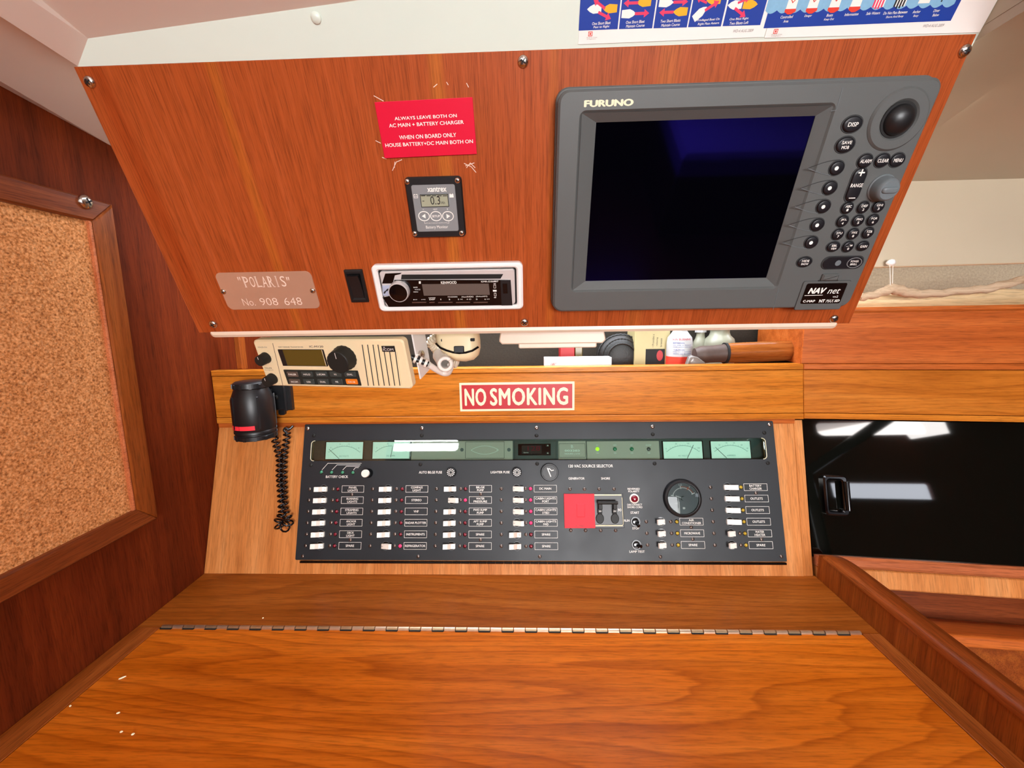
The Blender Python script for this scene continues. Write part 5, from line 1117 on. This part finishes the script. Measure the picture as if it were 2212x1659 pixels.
b.line([(-.0035,.0065),(.0015,-.0065)], .0016, .0062, 1, zt=.0002); b.line([(-.0030,.0055),(.0000,.0060),(.0030,.0028),(.0062,.0035)], .0014, .0062, 1, zt=.0002); part(t, 'lighter_cap', b.mesh('lighter_cap', ['black','txt']), (a[0],a[1],HP))
# source selector
b = MB(); b.box(-bs[2]/2+.0002, bs[2]/2-.0002, -bs[3]/2+.0002, bs[3]/2-.0002, .0005, .0030); ss = part(t, 'source_selector', b.mesh('source_selector', 'black'), (bs[0],bs[1],0))
z7 = lambda x, y, h=HP: FE.at(1200+x/9.217, 1040+y/9.217, h)
r = FE.rect([(1218,1067),(1283.4,1067),(1286.4,1141),(1220,1141)], .0065); b = MB(); b.ext([rr(r[2],r[3])], .0032, .0062, .0004); b.ext([rr(.0135,.021)], .0062, .0068, .0005, 0, Matrix.Translation((.002,.001,0))); b.text('A.C. MAIN', 0, -r[3]/2+.0035, .014, .0026, .0064, 1)
part(ss, 'slide_cover', b.mesh('slide_cover', ['cover','ink']), (r[0],r[1],0), label='bright red sliding lockout cover')
b = MB(); hk_ = .0045
b.tube([(*z7(770,270),hk_),(*z7(1308,270),hk_)], .0011, 8); b.tube([(*z7(795,878),hk_),(*z7(1335,878),hk_)], .0011, 8); b.tube([(*z7(1322,320),hk_-.0005),(*z7(1350,850),hk_-.0005),(*z7(1325,885),hk_-.0005)], .0005, 8); part(ss, 'slide_rail', b.mesh('slide_rail', 'cream_txt'))
b = MB(); b.tube([(*z7(845,425,.013),.013),(*z7(1240,425,.013),.013)], .0028, 12); 
for x in (880, 1170):
    p_ = z7(x, 470); b.box(p_[0]-.0032,p_[0]+.0032,p_[1]-.006,p_[1]+.004,.003,.0125,.0006); q_ = z7(x, 590); b.box(q_[0]-.0036,q_[0]+.0036,q_[1]-.004,q_[1]+.004,.003,.0075,.0008); b.text('ON', q_[0], q_[1]+.0003, .0042, .0024, .0077, 1, bold=.03)
part(ss, 'main_toggle', b.mesh('main_toggle', ['knob','txt']))
b = MB()
for x in (885, 1185): p_ = z7(x, 740); b.ext([circ(.0068, p_[0], p_[1], 24, .0085)], .003, .0042, .001)
b.text('30', *z7(1277,568), .0062, .0042, .0032, 1, bold=.01); part(ss, 'breaker_body', b.mesh('breaker_body', ['knob','txt']))
# lamp, toggles, gauge
a = E(1369.8,1077); b = MB(); b.lathe([(.0080,0),(.0080,.0015),(.0070,.0022)], 28); b.lathe([(.0058,.002),(.0056,.004),(.0040,.0058),(.0015,.0064)], 24, 1); part(t, 'polarity_lamp', b.mesh('polarity_lamp', ['toggle','led_r'], 60), (a[0],a[1],HP))
for x, y, tx, ty in ((1372.5,1126.8,.0035,-.007),(1374.7,1176.7,.0065,-.001)):
    a = E(x, y); b = MB(); b.lathe([(.0082,0),(.0082,.0008),(.0076,.0014)], 24, 1); b.lathe([(.0062,.001),(.0058,.003),(.0042,.0034)], 20, 0); b.tube([(0,0,.002),(tx*.4,ty*.4,.006),(tx*.85,ty*.85,.010)], [.0018,.0021,.0027], 12, 0); part(t, 'toggle_switch', b.mesh('toggle_switch', ['blackgloss','ring']), (a[0],a[1],HP))
a = E(1473,1076); b = MB(); b.lathe([(.0335,0),(.0335,.004),(.0320,.0075),(.0290,.0090),(.0275,.0085),(.0270,.0060)], 48); g = part(t, 'fuel_gauge', b.mesh('fuel_gauge', 'black', 30), (a[0],a[1],HP)); g.scale = (.93,.93,.93)
b = MB(); b.flat(circ(.0269,seg=48), .0061, 0)
def arc(r, a0, a1, n=20): return [(r*cos(radians(a0+(a1-a0)*k/n)), r*sin(radians(a0+(a1-a0)*k/n))) for k in range(n+1)]
b.line(arc(.0185,165,25), .0013, .0063, 1); b.line(arc(.0205,100,25), .0008, .0063, 2)
for an, mi_, ln in ((100,1,.003),(25,1,.004),(165,1,.003),(62,2,.003)): p0 = (.0175*cos(radians(an)), .0175*sin(radians(an))); p1 = ((.0185+ln)*cos(radians(an)), (.0185+ln)*sin(radians(an))); b.line([p0,p1], .0014, .0064, mi_)
b.text('1/2', -.0035, .0235, .0055, .0030, .0064, 1); b.text('F', .0125, .0195, .002, .0028, .0064, 1); b.text('FUEL', -.0115, -.0085, .0065, .0020, .0064, 1); b.box(-.0016,.0016,-.0185,-.0150,.0062,.0064,0,1); b.box(.0018,.0026,-.018,-.0152,.0062,.0064,0,1)
part(g, 'dial', b.mesh('dial', ['ring','txt','scale_o'], 0), (a[0],a[1],HP))
b = MB(); b.line([(-.0125,.0045),(-.003,.0010)], .0010, .0068, 0, zt=.0003); b.lathe([(.0038,.0066),(.0034,.0078)], 20, 1); part(g, 'needle', b.mesh('needle', ['txt','ring']), (a[0],a[1],HP))
b = MB(); b.lathe([(.0272,.0079),(.0272,.0082),(.0180,.0088),(.004,.0091)], 40); part(g, 'lens', b.mesh('lens', 'clear', 80), (a[0],a[1],HP))
# meter window contents
hm = -.0075
def meter(q_, lab, ticks, ang, nm='meter'):
    r = FE.rect(q_, hm); b = MB(); b.ext([rr(r[2]+.004,r[3]+.002)], -.0088, hm-.0003, 0, 1); b.box(-r[2]/2,r[2]/2,-r[3]/2,r[3]/2,hm-.0003,hm,0,0)
    m_ = part(t, nm, b.mesh(nm, ['teal','blackgloss']), (r[0],r[1],0))
    b = MB(); R0 = r[2]*.62; oy = -r[3]*.5-R0*.53
    pts = [(R0*sin(radians(a)), oy+R0*cos(radians(a))+.003) for a in range(-42, 43, 3)]; b.line(pts, .0006, 0, 0)
    for k, a in enumerate(range(-42, 43, 6)): s_, c_2 = sin(radians(a)), cos(radians(a)); L1 = R0+.0012+(.0012 if k % 2 == 0 else 0); b.line([(R0*s_, oy+R0*c_2+.003), (L1*s_, oy+L1*c_2+.003)], .00035, 0, 0)
    for s_, a in ticks: b.text(s_, (R0+.005)*sin(radians(a)), oy+(R0+.0045)*cos(radians(a))+.003, None, .0022, 0, 0)
    b.text(lab, 0, -r[3]*.33, len(lab)*.0021, .0026, 0, 0)
    part(m_, 'scale', b.mesh('scale', 'scale', 0), (r[0],r[1],hm+.0002))
    (x0, y0), (x1, y1) = ang; b = MB(); b.line([(x0*r[2]/2, y0*r[3]/2), (x1*r[2]/2, y1*r[3]/2)], .0007, 0, 0, zt=.0003); part(m_, 'needle', b.mesh('needle', 'needle'), (r[0],r[1],hm+.0006))
meter([(704.3,955.5),(784.2,954.5),(783,991),(703.5,992)], 'DC VOLTS', (('8',-32),('10',-10),('12',10),('16',34)), ((-.82,.15),(-.25,-.95)))
meter([(805.5,955),(885,954.5),(884,990.5),(804.8,991)], 'DC AMPS', (('0',-34),('20',-8),('40',18),('60',38)), ((.08,.4),(.0,-.8)))
meter([(1432.5,954),(1516.5,953.5),(1517.5,990.5),(1434,991)], 'AC VOLTS', (('0',-38),('50',-14),('100',12),('150',36)), ((.55,.55),(.2,-.95)))
meter([(1535.5,953.5),(1620,953),(1621.5,990),(1537.5,990.5)], 'AMPERES', (('0',-38),('10',-24),('20',-8),('30',8),('40',24),('50',38)), ((-.78,.3),(-.25,-.95)))
def module(q_, m_, nm, hh=hm): r = FE.rect(q_, hh); b = MB(); b.ext([rr(r[2],r[3],.0008)], -.0088, hh, .0003); return part(t, nm, b.mesh(nm, m_), (r[0],r[1],0)), r
m_, r = module([(889,953),(1108,952.5),(1107,993.5),(888,994)], 'module', 'bilge_alarm_module')
q_ = FE.rect([(1005.5,954.5),(1089.6,954),(1089.4,990),(1005,990.5)], hm); b = MB(); b.ext([rr(q_[2],q_[3]), rr(q_[2]-.0012,q_[3]-.0012)], 0, .0003, 0, 1)
pts = [(-.024+.048*k/16, .0072*sin(pi*k/16)**.8) for k in range(17)]; b.line(pts, .0006, .0003, 0); b.line([(x,-y) for x, y in pts], .0006, .0003, 0); b.line([(.0215,.0022),(.0215,-.0022)], .0006, .0003, 0); part(m_, 'boat_outline', b.mesh('boat_outline', ['txt','groove'], 0), (q_[0],q_[1],hm))
for x in (997.8, 1099.4, 905): q2 = FE.at(x, 971.5, hm); b = MB(); b.lathe([(.0032,0),(.0032,.0003)], 18); part(m_, 'hole_plug', b.mesh('hole_plug', 'ring'), (q2[0],q2[1],hm))
m_, r = module([(1112,953),(1202,952.5),(1202,993),(1111,993.5)], 'module_dk', 'thermometer_module')
q_ = FE.rect([(1119,959),(1189.8,958.6),(1189.8,983.5),(1119,984)], hm); b = MB(); b.ext([rr(q_[2],q_[3],.001)], 0, .0008, .0003); part(m_, 'bezel', b.mesh('bezel', 'blackgloss'), (q_[0],q_[1],hm))
q3 = FE.rect([(1127,962.4),(1170,962),(1170,980),(1127,980.3)], hm); b = MB(); b.flat(rr(q3[2],q3[3]), 0, 0); b.text('128', .004, .002, .022, .008, .0001, 1); b.text('Quartz', -.010, -.0052, .0085, .0022, .0001, 2); part(m_, 'red_display', b.mesh('red_display', ['dark','led_r','txt'], 0), (q3[0],q3[1],hm+.0009))
for y in (962.3, 978.6): q2 = FE.at(1182.5, y, hm); b = MB(); b.ext([rr(.006,.0042,.001)], 0, .0012, .0004); b.flat([(-.001,-.001),(.002,-.001),(.0005,.0012)], .0013, 1); part(m_, 'button', b.mesh('button', ['dark','txt']), (q2[0],q2[1],hm+.0008))
m_, r = module([(1206,953),(1266,952.5),(1266,993),(1206,993)], 'module', 'hour_meter')
b = MB(); b.line([(-.0225,-.012),(.0225,-.012),(.0225,.0115),(-.0225,.0115)], .0005, 0, 1, closed=True); b.text('B', 0, .0066, .0036, .0052, 0); b.text('003283', 0, -.0005, .026, .0034, 0, bold=.03); b.text('HOURS | 1/10', 0, -.0062, .026, .0030, 0, bold=.02); part(m_, 'lettering', b.mesh('lettering', ['txt','groove'], 0), (r[0],r[1],hm+.0002))
m_, r = module([(1267.7,953),(1424,952.5),(1425,993),(1268,993)], 'module', 'source_indicator_module')
for x, s_, lm in ((1290.5,'DC','led_gon'),(1328.3,'GEN','led_g'),(1364.6,'AC','led_g'),(1401.2,'SHORE','ring')):
    q2 = FE.at(x, 970, hm); b = MB(); b.lathe([(.0034,0),(.0032,.0012),(.002,.002)], 16); b.text(s_, 0, .0068, len(s_)*.0019, .0024, .0001, 1); b.text('ON', 0, -.0068, .004, .0024, .0001, 1); part(m_, 'indicator_lamp', b.mesh('indicator_lamp', [lm,'txt'], 60), (q2[0],q2[1],hm))
b = MB(); b.box(-rw[2]/2+.0002, rw[2]/2-.0002, -rw[3]/2+.0002, rw[3]/2-.0002, -.001, .0006); part(t, 'window_pane', b.mesh('window_pane', 'pane', 0), (rw[0],rw[1],0), label='teal tinted clear window over the meters')
# panel hinge
hv0 = FE.at(1170,1213.5,HP)[1]; hv1 = FE.at(1170,1219,HP)[1]; x0, x1 = FE.at(641,1217,HP)[0]+.005, FE.at(1700,1217,HP)[0]
nk = 56
b = MB(); b.tube([(0,0,0),((x1-x0)/nk-.0004,0,0)], .0020, 8); km = b.mesh('hinge_knuckle', 'blackgloss')
for k in range(nk): part(t, 'hinge_knuckle', km, (x0+(x1-x0)*k/nk, (hv0+hv1)/2-.0002, .0022))

# ================================================================ chart table
t = thing('chart_table', 'teak chart table with a hinged lid in the foreground', 'table', FD, (0,.4,0))
yb_ = .6595; yh = (FD.at(341,1355)[1]+FD.at(1860,1367)[1])/2; xl = -.5163; xr2 = .440; xRR = .4625; yf = .14
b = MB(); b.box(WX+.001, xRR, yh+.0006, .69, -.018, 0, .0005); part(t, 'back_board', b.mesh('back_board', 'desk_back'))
b = MB(); b.box(xl+.0008, xr2-.0008, yf, yh-.0025, -.018, 0, .0008); part(t, 'lid', b.mesh('lid', 'desk'), label='hinged teak lid with swirling grain')
b = MB(); b.box(WX+.001, xl, yf, yh-.0002, -.018, .0002, .0006); part(t, 'side_strip', b.mesh('side_strip', 'strip'))
b = MB(); b.box(xr2, xRR, yf, yh-.0002, -.018, .0002, .0006); part(t, 'side_strip', b.mesh('side_strip', 'strip'))
b = MB(); b.box(WX+.001, xRR, yf-.02, yf, -.12, .0, .001); part(t, 'front_edge', b.mesh('front_edge', 'frame_u'))
b = MB(); b.box(xl+.001, xr2-.001, yh-.0024, yh+.0004, -.012, -.0006); part(t, 'hinge_slot', b.mesh('hinge_slot', 'dark'))
hg = bpy.data.objects.new('piano_hinge', None); C.objects.link(hg); hg.parent = t; AT[hg.name] = Vector((0,yh,0)); hg.location = Vector((0,yh,0))-AT[t.name]; hg['label'] = 'worn brass-steel piano hinge across the table'
xh0, xh1 = xl+.004, xr2-.002; nk = 60; dk = (xh1-xh0)/nk
M['hinge_a'] = mat('worn_hinge_steel', '#d8c8b0', .3, metal=.9, noise=.25, nscale=60); M['hinge_b'] = mat('worn_hinge_brass', '#cdb896', .3, metal=.9, noise=.3, nscale=60)
b = MB(); b.tube([(.0006,0,0),(dk-.0006,0,0)], .0030, 10); ka = b.mesh('knuckle', 'hinge_a'); b = MB(); b.tube([(.0006,0,0),(dk-.0006,0,0)], .0030, 10); b.box(0,dk,-.0046,-.0024,-.0003,.0006,0,1); kb = b.mesh('knuckle', ['hinge_b','dark'])
for k in range(nk): part(hg, 'knuckle', ka if k % 2 else kb, (xh0+dk*k, yh-.0004, .0004))
# crumbs
for x, y, l, w_, lb in ((264,1465,.0085,.0025,'longest pale splinter crumb on the left of the chart table lid'),(256,1541,.0035,.002,'pale crumb on the lid just above the pair of crumbs'),(262,1582,.003,.002,'left crumb of the close pair near the lid front left'),(287,1587,.003,.0022,'right crumb of the close pair near the lid front left'),(152,1526,.0022,.0018,'tiny pale crumb nearest the left side strip of the table'),(568,1336,.0025,.0015,'tiny crumb on the back board behind the piano hinge')):
    a = FD.at(x, y); an = random.uniform(.2, .9); b = MB(); b.pillow([(l/2*cos(k*pi/3)*random.uniform(.8,1.1), w_/2*sin(k*pi/3)*random.uniform(.8,1.1)) for k in range(6)], 0, .0012, 2, 0, .4)
    o = thing('crumb', lb, 'crumb', FD, (a[0],a[1],.0003), group='crumbs on the chart table', mesh=b.mesh('crumb', 'cream_txt')); o.matrix_world = o.matrix_world @ Matrix.Rotation(an, 4, 'Z')
# raised end rail right of the table
t = thing('end_rail', 'raised teak rail with a rounded cap running along the table right side', 'rail', FD, (.48,.4,0))
zr = hit((xRR,0,0), (1,0,0), 1950, 1350).z-Z0
# cap height from its left lower edge
capx0, capx1 = xRR-.002, xRR+.028
pz = hit((capx0,0,0), (1,0,0), 1979, 1371); zcap = pz.z-Z0
b = MB(); b.box(xRR+.0003, xRR+.020, .10, .6575, -.15, zcap-.001, .0); part(t, 'side_board', b.mesh('side_board', 'railf'))
prf = [(capx0,zcap),(capx1,zcap),(capx1,zcap+.006),(capx1-.004,zcap+.010),(capx0+.004,zcap+.010),(capx0,zcap+.006)]
b = MB(); n = 14
ys = [.10]+[.60+.055*sin(pi/2*k/6) for k in range(7)]; vs = []
for i, y in enumerate(ys):
    k = max(0, (y-.60)/.055); dz = -.012*(1-math.sqrt(max(0, 1-k*k))); sh = .006*(1-math.sqrt(max(0, 1-k*k)))
    vs += [(x+(sh if x < xRR+.01 else -sh), y, z+dz*(1 if z > zcap+.003 else .2)) for x, z in prf]
m6 = len(prf); fs = [tuple(reversed((i*m6+j, i*m6+(j+1) % m6, (i+1)*m6+(j+1) % m6, (i+1)*m6+j))) for i in range(len(ys)-1) for j in range(m6)]+[tuple(reversed(range((len(ys)-1)*m6, len(ys)*m6))), tuple(range(m6))]
b.add(vs, fs); part(t, 'cap', b.mesh('cap', 'rail', 50))

# unseen settee, added to give the plotter screen a pale reflection
t = thing('settee', 'pale cushioned settee added out of view as a reflection for the plotter screen', 'settee', WF, (1.3,-1.3,0))
b = MB(); b.box(.7,2.2,-1.55,-1.0,.02,.36,.004); part(t, 'base', b.mesh('base', 'wall'), (0,0,0)).location = -Vector((1.3,-1.3,0))
b = MB(); b.box(.7,1.44,-1.55,-.98,.36,.46,.02); b.box(1.46,2.2,-1.55,-.98,.36,.46,.02); part(t, 'cushion', b.mesh('cushion', 'cushion'), (0,0,0)).location = -Vector((1.3,-1.3,0))
